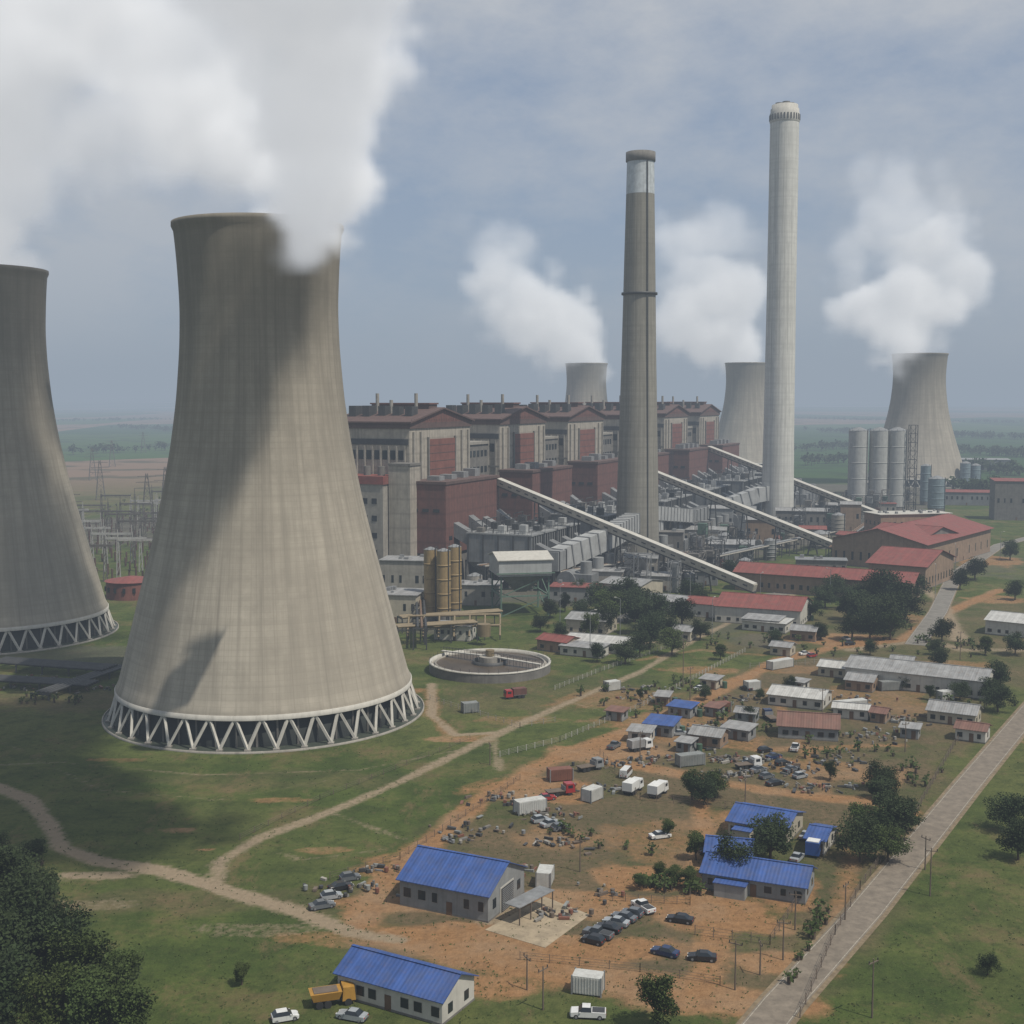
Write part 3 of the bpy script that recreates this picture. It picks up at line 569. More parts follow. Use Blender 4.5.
for u,v,r,h in ((700,560,4,9),(712,556,4,9),(725,552,4,9),(660,572,3,12),(820,548,5,8),(475,600,3,10),(745,575,3,7),(838,535,4,12),(770,560,3,10),(610,582,3,9),(790,548,3,12),(690,590,2.5,7)): a=G(u,v); silo(a.x,a.y,r,h,random.choice([steel,conc,wallg,M('rust_tank',(.16,.1,.07),.8)]))
def lattice(name,x,y,z0,w,h,mat,floors=6,t=.4,rot=0,infill=False):
    b=B(name,(x,y,0),rot)
    for i in range(floors):
        za=z0+h*i/floors; zb=z0+h*(i+1)/floors
        for sx,sy,tx,ty in ((-1,-1,1,-1),(1,-1,1,1),(1,1,-1,1),(-1,1,-1,-1)):
            b.beam('columns',mat,(sx*w/2,sy*w/2,za),(sx*w/2,sy*w/2,zb),t); b.beam('floor_beams',mat,(sx*w/2,sy*w/2,zb),(tx*w/2,ty*w/2,zb),t*.8)
            b.beam('bracing',mat,(sx*w/2,sy*w/2,za),(tx*w/2,ty*w/2,zb),t*.5)
        if infill and R()<.6: b.box('equipment',random.choice([steel,precip,concd,grn]),-w*.35,w*.3,-w*.3,w*.35,za+.3,zb-.6)
    return b
b=lattice('silo_lift_tower',G(911,511).x,G(911,511).y,0,5,62,steeld,10); b.build()
a=G(520,612); b=lattice('ash_loading_hopper',a.x,a.y,0,18,15,grn,2,.6,.2)
b.box('bin',ductl,-10,10,-10,10,15,21); b.gable('bin_roof',concl,-10,10,-10,10,21,23,over=.6,t=.3,wall=ductl,wpart='bin'); b.frustum('cone',steel,0,0,8,15,2,2,8,8); b.box('rails',grn,-11,11,-11,-10.3,16,16.4); b.build()
def rack(p,q,z,n=4,mat=None):
    p=Vector(p);q=Vector(q); b=B('pipe_rack'); d=(q-p); Lg=d.length; d.normalize(); nn=Vector((-d.y,d.x,0))
    for i in range(n):
        o=nn*(i-n/2)*1.3; b.tube('pipes',mat or random.choice([steel,steeld,conc,M('rust_pipe',(.16,.1,.06),.7)]),p+o+Vector((0,0,z+.4)),q+o+Vector((0,0,z+.4)),.42,8)
    t=0
    while t<Lg:
        c=p+d*t
        for s in (-1,1): b.beam('posts',steeld,c+nn*s*n*.7,c+nn*s*n*.7+Vector((0,0,z)),.4)
        b.beam('crossbeams',steeld,c-nn*n*.75+Vector((0,0,z)),c+nn*n*.75+Vector((0,0,z)),.4); t+=9
    b.build()
rack(G(396,645),G(475,640),6,4,ylp); rack(G(400,632),G(500,625),5,4,ylp); rack(G(420,650),G(418,610),7,3); rack(G(0,668),G(112,676),2.2,6,steeld); rack(G(-10,684),G(95,690),1.6,5,steeld); rack(G(40,700),G(120,672),1.6,4,steeld)
rack(G(560,592),G(690,570),8,4); rack(G(700,575),G(830,545),7,4); rack(G(480,590),G(600,575),10,5); rack(G(830,560),G(870,530),6,3)
b=B('ochre_pipe_bridge')
for z,o in ((5,0),(8,4)):
    p=G(408,642)+Vector((0,o,z)); q_=G(500,640)+Vector((0,o,z)); b.tube('pipes',ylp,p,q_,.45,12)
    for i in range(7): c=p.lerp(q_,i/6); b.beam('posts',steeld,(c.x,c.y,0),c,.3); b.tube('risers',ylp,c,c+Vector((0,-3,-3)),.35,8)
b.cyl('drum',ylp,G(484,645).x,G(484,645).y,3,4,2.2,seg=20); b.build()
for i in range(170):
    s=U(-70,560); n_=U(82,118)+s*.08; p=loc2w(s,-n_,0)
    if (p.xy-c1.xy).length<16 or (p.xy-c2.xy).length<16: continue
    if R()<.45:
        b=lattice('process_structure',p.x,p.y,0,U(3,8),U(5,18),random.choice([steel,steeld,steeld,concd]),random.randint(2,4),.35,ROT,True); b.build()
    else:
        b=B('process_skid',(p.x,p.y,0),ROT); l=U(3,9); w_=U(2,5); h=U(1.5,5)
        b.box('base',conc,-l/2-1,l/2+1,-w_/2-1,w_/2+1,0,.4); mt=random.choice([steel,precip,conc,wallb,redc,concd,steeld])
        if R()<.5: b.tube('vessel',mt,(-l/2,0,h/2+1),(l/2,0,h/2+1),h/2.2,14)
        else: b.box('cabinet',mt,-l/2,l/2,-w_/2,w_/2,.4,h); b.box('cabinet_top',steel,-l/2-.2,l/2+.2,-w_/2-.2,w_/2+.2,h+.01,h+.2)
        b.cyl('stack_pipe',steeld,l/2+.5,0,.4,h+U(0,4),.3,seg=8); b.build()
a=G(490,670); b=B('clarifier_tank',(a.x,a.y,0)); rr=18
b.lathe('wall',concd,[(rr,0),(rr,2.8)],72); b.lathe('wall_coping',concl,[(rr+.15,2.6),(rr+.15,2.95),(rr-.6,2.95),(rr-.6,1.6)],72)
b.lathe('sludge_surface',M('clarifier_sludge',(.075,.055,.035),.35,.35,.12),[(rr-2.0,2.2),(3,2.1),(.1,2.1)],72)
b.lathe('launder',conc,[(rr-.6,2.0),(rr-1.7,2.0),(rr-1.7,2.6),(rr-2.0,2.6),(rr-2.0,2.0)],72); b.cyl('centre_column',conc,0,0,2.0,2.2,3.2,seg=28); b.lathe('feed_well',steeld,[(5.2,1.9),(5.2,3.1),(5.0,3.1),(5.0,1.9)],36)
for (ex,ey) in ((-rr*.82,rr*.55),(rr*.82,-rr*.55)):
    b.beam('rotating_bridge',concl,(0,0,4.2),(ex,ey,3.8),1.3,.3); nn=Vector((-ey,ex,0)).normalized()
    for s in (-.65,.65):
        o=nn*s; b.beam('bridge_rail',steeld,Vector((0,0,5.3))+o,Vector((ex,ey,4.9))+o,.12)
        for i in range(9): q=Vector((ex,ey,0))*(i/8)+o; b.beam('bridge_posts',steeld,q+Vector((0,0,4.2)),q+Vector((0,0,5.2)),.1); b.beam('scraper_arms',steeld,q+Vector((0,0,2.3)),q+Vector((0,0,4.1)),.12)
b.cyl('drive_head',ylp,0,0,4.3,1.8,1.3,seg=16); 
for i in range(40):
    t=i*math.pi/20; b.beam('handrail',steeld,(rr*math.cos(t),rr*math.sin(t),2.8),(rr*math.cos(t),rr*math.sin(t),3.9),.1)
b.build()
a=G(132,597); b=B('red_brick_tank_house',(a.x,a.y,0)); b.cyl('wall',redp,0,0,0,7,10,seg=40); b.cyl('roof',redr,0,0,7.02,1.5,10.6,2,seg=40); 
for i in range(16): t=i*.3927; b.box('windows',glass,10*math.cos(t)-.5,10*math.cos(t)+.5,10*math.sin(t)-.5,10*math.sin(t)+.5,3,5)
b.build()
b=B('switchyard'); insu=M('insulator_brown',(.10,.06,.05),.4); swst=M('switchyard_steel',(.10,.09,.08),.7,.3); swl=M('switchyard_galvanised',(.34,.33,.31),.6,.2)
for i in range(11):
    for j in range(7):
        x=-318+j*24+i*7+U(-3,3); y=545+i*32+U(-4,4); h=U(13,20); st_=swst if (i+j)%3 else swl
        for xx in (x,x+U(15,22)):
            for sx in (-.9,.9): b.beam('gantry_columns',st_,(xx+sx,y,0),(xx+sx*.3,y,h),.36)
            for q in range(5): b.beam('gantry_lattice',st_,(xx-.6,y,q*h/5),(xx+.6,y,(q+1)*h/5),.2)
            b.beam('peaks',st_,(xx,y,h),(xx,y,h+3.5),.3)
        b.beam('gantry_beams',st_,(x,y,h-1),(x+19,y,h-1),.6,1.0)
        for q in range(3):
            xi=x+3+q*6; b.cyl('insulators',insu,xi,y+U(5,12),0,U(4,7),.45,seg=6); b.cyl('insulators',insu,xi,y+U(14,24),0,U(3,6),.5,seg=6)
            b.beam('conductors',swst,(xi,y,h-2),(xi+7,y+16,h-4),.16); b.beam('conductors',swst,(xi+7,y+16,h-4),(xi+7,y+32,h-2),.16)
b.build()
def pylon(x,y,h=34,rot=0):
    b=B('transmission_pylon',(x,y,0),rot); w0=3.6
    for i in range(7):
        f0=i/7;f1=(i+1)/7; a0=w0*(1-f0*.85);a1=w0*(1-f1*.85)
        for sx,sy,tx,ty in ((-1,-1,1,-1),(1,-1,1,1),(1,1,-1,1),(-1,1,-1,-1)):
            b.beam('legs',swst,(sx*a0,sy*a0,h*f0),(sx*a1,sy*a1,h*f1),.35); b.beam('bracing',swst,(sx*a0,sy*a0,h*f0),(tx*a1,ty*a1,h*f1),.2)
    for z,l in ((h*.7,8),(h*.82,7),(h*.94,6)): b.beam('crossarms',swst,(-l,0,z),(l,0,z),.35)
    b.build()
for x,y in ((-250,900),(-330,1000),(-280,760),(-240,820),(-235,660),(-260,700),(-480,1500),(-560,1900),(-420,1250),(640,1500),(520,1900)): pylon(x,y,32,.4)
# ------------------------------------------------------------------ trees
def leafmat(name,c):
    m,nt,out=nt_new(name); bs=N(nt,'ShaderNodeBsdfPrincipled'); bs.inputs['Roughness'].default_value=.75; bs.inputs['Specular IOR Level'].default_value=.2; tc=N(nt,'ShaderNodeTexCoord').outputs['Object']; oi=N(nt,'ShaderNodeObjectInfo').outputs['Random']
    a=noise(nt,tc,.55,3,.6); b_=noise(nt,tc,5,2,.6); cc=mixc(nt,ramp(nt,a,.35,.65),sc(c,.5),sc(c,1.35)); cc=mixc(nt,math_(nt,'MULTIPLY',b_,.5),cc,sc(c,.8)); cc=mixc(nt,math_(nt,'MULTIPLY',oi,.35),cc,(c[0]*1.5,c[1]*1.1,c[2]))
    nt.links.new(cc,bs.inputs['Base Color']); nt.links.new(bs.outputs[0],out.inputs[0]); return m
leafd=leafmat('foliage_dark',(.026,.042,.014)); leafl=leafmat('foliage_green',(.046,.07,.018)); bark=M('bark',(.09,.065,.045),.95)
def leaves(b,part,mat,c,r,n,size,sq=.75):
    vs=[];fs=[]
    for i in range(n):
        d=Vector((random.gauss(0,1),random.gauss(0,1),random.gauss(0,1))).normalized()*r*(R()**.45); d.z*=sq
        p=Vector(c)+d; t=Vector((random.gauss(0,1),random.gauss(0,1),random.gauss(0,.6))).normalized(); o=t.orthogonal().normalized(); o=(o+t.cross(o)*U(-1,1)).normalized(); s=size*U(.6,1.3)
        k=len(vs); vs+=[p-t*s*.5,p+o*s*.35,p+t*s*.5,p-o*s*.35]; fs.append((k,k+1,k+2,k+3))
    b.add(part,mat,vs,fs)
TREES=[]
def mktree(seed,h,rad,leaf,narrow=False):
    random.seed(seed); b=B('tree_src'); hh=h*.28; 
    b.tube('trunk',bark,(0,0,-.2),(U(-.2,.2),U(-.2,.2),hh*1.2),h*.035,8,h*.025)
    nc=22
    for i in range(nc):
        a=i*2.4+U(-.4,.4); f=U(.0,1); rr_=rad*U(.25,.9)*(1-.45*f); z=hh+(h-hh)*f*.85+.3
        c=Vector((rr_*math.cos(a),rr_*math.sin(a),z)); b.tube('limbs',bark,(0,0,hh*U(.7,1.1)),c,h*.012,5,h*.004)
        leaves(b,'foliage',leaf,c,rad*U(.26,.48),210,h*.048)
    leaves(b,'foliage',leaf,(0,0,h*.62),rad*.58,450,h*.055)
    d=dict(v=[],f=[],m=[],sm=[])
    for pn,q in b.parts.items():
        o=len(d['v']); d['v']+=q['v']; d['f']+=[[i+o for i in f] for f in q['f']]; d['m']+=[1 if pn=='foliage' else 0]*len(q['f']); d['sm']+=q['sm']
    me=bpy.data.meshes.new('tree_mesh'); me.from_pydata(d['v'],[],d['f']); me.materials.append(bark); me.materials.append(leaf); me.polygons.foreach_set('material_index',d['m']); return me
for i,(h,r,l) in enumerate(((8,4.4,leafd),(9,4.2,leafl),(7,4.5,leafd),(10,4.0,leafd),(5,2.8,leafl),(8,5.2,leafl))): TREES.append((mktree(30+i,h,r,l),h))
random.seed(11)
def tree(u,v,h,k=None,name='tree'):
    me,hh=TREES[k if k is not None else random.randrange(6)]; o=bpy.data.objects.new(name,me); scene.collection.objects.link(o)
    p=G(u,v); o.location=p; s=h/hh; o.scale=(s*U(.9,1.15),s*U(.9,1.15),s); o.rotation_euler=(0,0,U(0,6.28))
for u,v,h,k in [(20,960,12,0),(45,985,11,2),(-15,930,13,3),(5,1000,12,0),(75,1005,10,5),(110,1030,9,5),(35,930,9,2),(90,1045,9,1),(-5,1040,11,0),(50,1040,9,5),(130,1050,8,1),(0,870,6,2),(35,862,4,0),(15,915,10,0),(60,960,8,2),(100,1005,8,2),
 (770,862,8,0),(733,880,7.5,2),(880,812,7,3),(893,838,8,0),(860,862,8,2),(866,845,7,5),(692,800,6,1),(715,798,5.5,5),(704,805,6,0),(885,800,6,0),(696,860,5,1),(1010,832,7,2),(1018,860,7,0),(668,838,3.5,1),(875,850,7,0),(905,830,6,2),(888,862,6,5),(880,790,6,2),
 (658,1030,7,1),(242,985,3.2,1),(640,634,12,3),(650,648,11,0),(655,628,12,2),(634,622,12,0),(610,622,11,5),(625,608,12,2),(598,612,11,0),(590,640,9,1),(682,626,10,0),(625,664,7,2),(597,662,6,0),(663,640,10,2),(645,618,11,0),(615,612,10,3),(672,655,8,5),(640,656,8,2),(580,622,8,0),(604,634,9,2),
 (862,625,12,0),(880,632,13,2),(893,628,13,0),(872,612,14,3),(885,605,14,0),(905,622,11,2),(852,640,9,2),(848,620,10,0),(898,612,12,2),(870,640,9,0),(856,610,10,2),(890,640,9,5),(942,642,8,2),(935,655,5,0),(996,498,18,0),(1000,496,14,5),(750,722,4,0),(640,700,3,1),(988,975,3,2),(905,690,4,0),(997,690,8,0),(998,712,7,2),(990,700,6,0),(870,655,5,0),(930,700,4,1),(660,880,3,1),(675,885,3,4),(690,890,3.5,4),(640,890,2.5,4),(705,700,4,0),(790,690,4,2),(760,700,3,0),(830,780,4,1),(960,700,5,2),(820,640,6,0),(700,640,7,2),(560,640,6,0),(540,632,6,2),(720,660,5,1),
 (835,600,10,0),(825,608,9,2),(915,600,10,2),(700,612,9,0),(690,602,9,2),(960,590,9,0),(975,580,10,2),(1010,560,10,0),(960,548,9,2),(1015,600,8,0),(730,580,9,0),(810,620,8,2),(775,648,6,0),(985,655,6,1),(1015,655,7,2),(940,668,6,0),(550,618,7,0),(580,600,8,2),(565,612,7,3)]:
    tree(u,v,h,k)
def mass(name,strips,leaf,dens=1.0,hmin=5,hmax=11):
    b=B(name)
    for (u0,v0,u1,v1,n,spread) in strips:
        a=G(u0,v0);c=G(u1,v1)
        for i in range(int(n*dens)):
            p=a.lerp(c,R())+Vector((U(-spread,spread),U(-spread,spread),0)); h=U(hmin,hmax); b.tube('trunks',bark,p,p+Vector((0,0,h*.5)),.3,4)
            leaves(b,'crowns',leaf,p+Vector((0,0,h*.6)),h*.5,26,h*.3)
    b.build()
mass('distant_tree_belt',[(800,420,1030,424,170,60),(820,432,1030,440,240,40),(950,452,1030,458,90,20),(800,452,860,447,50,20),(0,423,180,420,80,60),(120,428,180,432,50,30),(0,412,320,410,120,200),(760,410,1024,410,160,200),(960,470,1024,476,50,14),(200,440,330,436,40,30),(800,466,850,462,22,12),(960,492,1030,500,40,10),(60,455,175,450,30,30)],leafd,1,8,16)
mass('hedge_shrubs',[(640,885,700,893,26,1.5),(560,830,640,850,12,4),(640,700,700,680,20,6),(930,640,990,655,20,8),(840,600,910,640,30,10),(900,760,925,790,10,2),(590,610,690,640,30,10),(0,700,100,705,14,6),(0,850,60,900,16,3),(790,985,826,910,14,1.0),(600,700,760,720,34,16),(760,740,900,760,24,12),(700,640,900,650,40,14),(930,720,990,700,16,8),(560,560,690,560,30,10),(80,560,150,500,60,30)],leafl,1,1.0,2.8)
b=B('grass_tufts')
for i in range(4200):
    u=U(0,1024); v=U(735,1030); p=G(u,v)
    if abs((p.x-55.5)-(p.y-190)*.613)<5.5: continue
    leaves(b,'t',leafl,p+Vector((0,0,.05)),U(.2,.7),4,.28,.3)
b.build()
# ------------------------------------------------------------------ vehicles
CARS={}
def carmesh(kind,paint):
    key=(kind,paint.name)
    if key in CARS: return CARS[key]
    b=B('car_src'); 
    if kind=='sedan': S=[(2.2,.72,.35,.62,.70,.64),(2.05,.82,.28,.72,.76,.76),(1.0,.86,.24,.88,.74,.93),(.35,.87,.24,.92,.62,1.42),(-.85,.87,.24,.94,.62,1.43),(-1.5,.86,.24,.94,.72,1.0),(-2.1,.82,.3,.88,.76,.95),(-2.2,.76,.36,.8,.72,.86)]
    elif kind=='hatch': S=[(1.85,.72,.35,.65,.70,.67),(1.7,.8,.28,.75,.74,.8),(.95,.83,.24,.9,.72,.95),(.3,.84,.24,.93,.62,1.48),(-1.2,.84,.24,.95,.62,1.48),(-1.75,.82,.26,.95,.7,1.0),(-1.85,.78,.34,.85,.7,.9)]
    elif kind=='pickup': S=[(2.5,.78,.4,.8,.76,.82),(2.35,.88,.34,.95,.82,1.0),(1.35,.9,.32,1.05,.8,1.1),(.8,.9,.32,1.08,.68,1.68),(-.35,.9,.32,1.08,.68,1.68),(-.5,.9,.32,1.08,.88,1.1),(-2.45,.9,.36,1.05,.88,1.07),(-2.5,.88,.4,1.0,.86,1.02)]
    else: S=[(2.5,.8,.4,.9,.76,1.0),(2.35,.92,.32,1.1,.86,1.3),(1.7,.95,.3,1.15,.8,2.0),(-2.3,.95,.3,1.15,.82,2.05),(-2.45,.92,.35,1.1,.85,1.95)]
    for (a,c) in zip(S[:-1],S[1:]):
        def ring(q): x,w_,z0,zb,wt,zt=q; return [(x,-w_,z0),(x,-w_,zb),(x,-wt,zt),(x,wt,zt),(x,w_,zb),(x,w_,z0)]
        ra,rc=ring(a),ring(c); tall=(a[5]-a[3]>.25) or (c[5]-c[3]>.25); both=(a[5]-a[3]>.25) and (c[5]-c[3]>.25)
        for i in range(5):
            mt=paint
            if i in (1,3) and tall: mt=glass
            if i==2 and tall and not both: mt=glass
            b.add('x',mt,[ra[i],ra[i+1],rc[i+1],rc[i]],[(0,1,2,3)])
        b.add('x',dgrey,[ra[0],ra[5],rc[5],rc[0]],[(0,1,2,3)])
    for q in (S[0],S[-1]):
        x,w_,z0,zb,wt,zt=q; b.add('x',paint,[(x,-w_,z0),(x,w_,z0),(x,w_,zb),(x,wt,zt),(x,-wt,zt),(x,-w_,zb)],[(0,1,2,3,4,5)])
    f=S[0][0]; r=S[-1][0]; w_=S[1][1]
    if kind=='pickup': b.box('x',dgrey,-2.35,-.6,-.75,.75,.9,1.125)
    for xx in (f*.66,r*.66):
        for sy in (-1,1):
            b.tube('x',tyre,(xx,sy*(w_-.16),.33),(xx,sy*(w_+.03),.33),.34,14); b.tube('x',steel,(xx,sy*(w_+.02),.33),(xx,sy*(w_+.05),.33),.19,10)
    for sy in (-1,1):
        b.box('x',whitep,f-.06,f+.03,sy*.5-.15,sy*.5+.15,.55,.7); b.box('x',M('tail_lamp',(.4,.02,.02),.3),r-.04,r+.05,sy*.58-.12,sy*.58+.12,.65,.82); b.box('x',paint,S[2][0]-.35,S[2][0]-.15,sy*(w_+.08)-.08,sy*(w_+.08)+.08,.95,1.1)
    b.box('x',dgrey,f-.02,f+.06,-.6,.6,.3,.5); b.box('x',dgrey,r-.06,r+.02,-.6,.6,.3,.48)
    q=b.parts['x']; me=bpy.data.meshes.new('car_mesh'); me.from_pydata(q['v'],[],q['f'])
    for m_ in q['mats']: me.materials.append(m_)
    me.polygons.foreach_set('material_index',q['m']); me.polygons.foreach_set('use_smooth',q['sm']); CARS[key]=me; return me
pw=carpaint('white',(.6,.6,.58)); ps=carpaint('silver',(.3,.32,.33)); pb=carpaint('navy',(.02,.035,.09)); pk=carpaint('black',(.02,.02,.022)); pr=carpaint('red',(.3,.03,.03)); pg=carpaint('grey',(.12,.13,.14))
def car(kind,paint,u,v,ang,name='parked_car'):
    nm={'pickup':'parked_pickup_truck','van':'parked_minibus'}.get(kind,name); o=bpy.data.objects.new(nm,carmesh(kind,paint)); scene.collection.objects.link(o); p=G(u,v); p.z=.02; o.location=p; o.rotation_euler=(0,0,math.radians(ang)); o.scale=(.93,.93,.93)
for i,(u,v,k,p_) in enumerate([(598,937,'pickup',pg),(608,931,'sedan',pk),(616,925,'sedan',ps),(624,920,'sedan',pg),(632,916,'hatch',pg),(593,943,'hatch',pk)]): car(k,p_,u,v,150+U(-4,4))
for a in [('pickup',pw,643,910,120),('sedan',pk,680,922,160),('sedan',pb,665,955,150),('sedan',pk,702,960,170),('pickup',pw,588,1017,175),('sedan',ps,352,1019,160),('hatch',pw,285,1020,20),('van',pw,820,843,60),('sedan',ps,806,838,60),('sedan',pk,832,835,60),
 ('sedan',pw,660,838,20),('van',pw,626,776,70),('sedan',pr,546,800,20),('sedan',pb,703,852,90),('sedan',ps,797,860,60),('sedan',pw,805,655,20),('hatch',pr,812,657,30),('sedan',pw,700,690,40),('van',pb,716,715,60),('sedan',ps,680,735,10),('sedan',pk,746,690,120),('sedan',pw,812,700,10),('pickup',pw,795,750,70),('sedan',pg,882,715,100),('sedan',ps,846,640,100),('hatch',pk,850,645,20),('pickup',pg,614,748,60)]: car(*a)
def truck(u,v,ang,cab,load,l=6):
    p=G(u,v); b=B('flatbed_truck' if load is None else 'box_truck',(p.x,p.y,0),math.radians(ang))
    b.box('chassis',dgrey,-l/2,l/2-.2,-.5,.5,.6,.9); b.frustum('cab',cab,l/2-1.1,0,.6,2.4,1.05,1.1,.85,1.0); b.box('windscreen',glass,l/2-.15,l/2-.02,-.95,.95,1.5,2.1); b.box('side_glass',glass,l/2-1.6,l/2-.6,-1.08,1.08,1.5,2.1)
    if load: b.box('box_body',load,-l/2,l/2-2.3,-1.1,1.1,1.0,2.7); b.box('box_trim',steel,-l/2-.05,l/2-2.25,-1.13,1.13,.92,.99)
    else: b.box('flatbed',wood,-l/2,l/2-2.3,-1.1,1.1,1.0,1.15); b.box('headboard',steel,l/2-2.35,l/2-2.25,-1.1,1.1,1.15,2.0)
    for x in (-l/2+1,-l/2+2.0,l/2-1.2):
        for sy in (-1,1): b.tube('wheels',tyre,(x,sy*.8,.45),(x,sy*1.08,.45),.45,14)
    b.build()
for a in [(515,698,200,pr,redc),(633,792,60,pw,whitep),(658,795,60,pw,whitep),(748,768,20,pw,None),(590,770,30,steel,None),(560,795,20,pr,None),(640,750,30,pw,greyr),(770,720,100,pb,None)]: truck(*a)
p=G(817,850); b=B('blue_bus',(p.x,p.y,0),math.radians(65)); bb=carpaint('bus_blue',(.03,.09,.30))
b.box('body',bb,-4.5,4.5,-1.2,1.2,.5,2.8); b.box('roof',whitep,-4.3,4.3,-1.05,1.05,2.81,2.95)
for i in range(7): b.box('windows',glass,-4.1+i*1.15,-3.2+i*1.15,-1.23,1.23,1.6,2.4)
b.box('windscreen',glass,4.45,4.54,-1.05,1.05,1.4,2.5); b.box('bumper',dgrey,4.5,4.6,-1.1,1.1,.5,.8)
for x in (-2.8,2.9):
    for sy in (-1,1): b.tube('wheels',tyre,(x,sy*.95,.5),(x,sy*1.24,.5),.5,14)
b.build()
a=G(333,1004); b=B('yellow_tipper_truck',(a.x,a.y,0),.3); yel=M('yellow_vehicle_paint',(.36,.19,.03),.6,.2,rust=.3)
b.box('chassis',dgrey,-2.8,2.8,-.5,.5,.6,.9); b.frustum('cab',yel,2.0,0,.7,2.5,.9,1.1,.75,1.0); b.box('glass',glass,2.6,2.86,-.9,.9,1.6,2.2); b.frustum('tipper_body',yel,-1,0,1.0,2.1,1.7,.95,2.1,1.2); b.box('load',wood,-2.6,.6,-.9,.9,2.0,2.2)
for x in (-1.9,-.8,1.9):
    for sy in (-1,1): b.tube('wheels',tyre,(x,sy*.8,.5),(x,sy*1.1,.5),.5,14)
b.build()
def container(u,v,ang,mat,l=6,nm='shipping_container'):
    p=G(u,v); b=B(nm,(p.x,p.y,0),math.radians(ang)); b.box('body',mat,-l/2,l/2,-1.2,1.2,.2,2.6)
    for i in range(int(l*2.5)): x=-l/2+.2+i*.4; b.box('corrugations',mat,x,x+.16,-1.27,1.27,.35,2.45)
    for x in (-l/2,l/2):
        for y in (-1.2,1.2): b.box('corner_posts',steel,x-.1,x+.1,y-.1,y+.1,0,2.7)
    b.box('doors',steeld,l/2+.02,l/2+.06,-.03,.03,.3,2.5); b.build()
cw=M('container_white',(.46,.46,.43),.6,.15,rust=.25); cb=M('container_blue',(.04,.09,.17),.5,rust=.2); cr=M('container_rust',(.17,.07,.045),.6,rust=.3); cg=M('container_grey',(.2,.21,.2),.6,rust=.2)
for a in [(530,812,25,cw),(592,800,50,cw,4),(588,992,-15,cw,4),(780,668,35,cw,9),(752,690,20,cw,4),(560,780,15,cr,5),(655,735,20,cb),(700,738,30,cg),(545,884,80,cw,4),(720,712,20,cr,5),(850,710,20,cw,9),(890,690,10,cg),(945,700,20,cw,4),(470,712,200,cg,4),(612,690,30,cw,4),(690,765,20,cg)]: container(*a)
def scrap(u,v,n,rx,ry,h=.9,mats=None,name='scrap_pile'):
    b=B(name,G(u,v)); mats=mats or [steeld,steeld,cg,wood,steel,wood,conc,cr,concd,steeld]
    for i in range(int(n*.6)):
        x=random.gauss(0,rx/2); y=random.gauss(0,ry/2); l=U(.4,2.0); a=U(0,3.14); z=U(.1,h); q=Vector((x,y,z*.5)); d=Vector((math.cos(a)*l,math.sin(a)*l,U(-.3,.3)*h)); 
        if R()<.6: b.beam('pieces',random.choice(mats),q-d/2,q+d/2,U(.12,.7),U(.12,.6))
        else: b.tube('drums',random.choice(mats),q,q+Vector((0,0,U(.3,.8))),U(.2,.4),8)
    b.build()
for a in [(545,815,60,8,4),(500,800,50,7,4),(560,845,40,6,4),(740,775,70,9,4),(760,760,50,8,4),(790,770,60,6,5),(820,790,60,8,5),(780,700,40,6,6),(870,735,60,9,8),(905,720,50,8,6),(350,890,50,8,3),(690,750,50,7,4),(650,760,40,6,3),(600,790,40,6,4),(720,760,50,6,4),(520,870,30,4,3),(560,915,40,4,2),(840,760,60,8,7),(660,700,40,10,5),(700,725,50,9,6),(620,765,40,8,3),(480,830,30,8,3),(455,840,30,5,3),(600,895,20,3,3),(60,690,70,30,5),(20,680,60,20,5),(640,690,40,8,6),(740,700,50,8,6),(860,700,40,8,5),(380,870,30,5,2),(810,735,40,6,4)]: scrap(*a)
random.seed(5)
for (u0,v0,u1,v1,n) in [(765,752,800,778,5),(750,765,775,785,4),(540,822,560,830,3),(350,880,322,908,4)]:
    for i in range(n):
        t=i/(n-1); u=u0+(u1-u0)*t; v=v0+(v1-v0)*t; car('sedan' if i%2 else 'hatch',random.choice([pg,ps,pb,pg,pk]),u,v,30+U(-8,8),'scrapped_car')
b=B('concrete_slab'); P4=[G(485,930),G(545,948),G(590,915),G(545,897)]; b.add('s',M('slab',(.30,.24,.16),.9,.25,bump=.2),[p+Vector((0,0,.06)) for p in P4]+[p for p in P4],[(0,1,2,3),(4,5,1,0),(5,6,2,1),(6,7,3,2),(7,4,0,3)]); b.build()
# ------------------------------------------------------------------ fences, poles
def fence(pts,h=1.6,step=3,mat=wood,wires=3,t=.1,wm=None,name='fence'):
    b=B(name)
    for p,q in zip(pts[:-1],pts[1:]):
        p=G(*p);q=G(*q);Lg=(q-p).length; n=max(1,int(Lg/step))
        for i in range(n+1): c=p.lerp(q,i/n); b.beam('posts',mat,c,c+Vector((0,0,h)),t)
        for k in range(wires): z=Vector((0,0,h*(k+1)/(wires+.3))); b.beam('rails',wm or mat,p+z,q+z,.035)
    b.build()
fence([(500,757),(560,742),(640,708),(745,652)],1.4,2.5,concl,4,.15,conc); fence([(430,700),(520,728),(555,722)],1.4,3,conc,2,.15)
fence([(555,690),(600,672),(690,640)],1.4,2.5,concl,4,.15,conc); fence([(800,1018),(835,935),(860,890),(915,815),(955,745),(1000,690)],1.6,3.5,wood,4,.12)
fence([(600,900),(690,905),(690,870)],1.4,2); fence([(695,935),(770,945),(800,900)],1.6,2.6); fence([(520,960),(640,972),(720,985)],1.3,4); fence([(600,755),(640,800),(760,812)],1.6,3); fence([(330,880),(400,860),(520,780)],1.4,3)
fence([(470,740),(320,800),(240,840)],1.2,4); fence([(750,668),(850,662),(1000,690)],1.6,3,conc,2,.15)
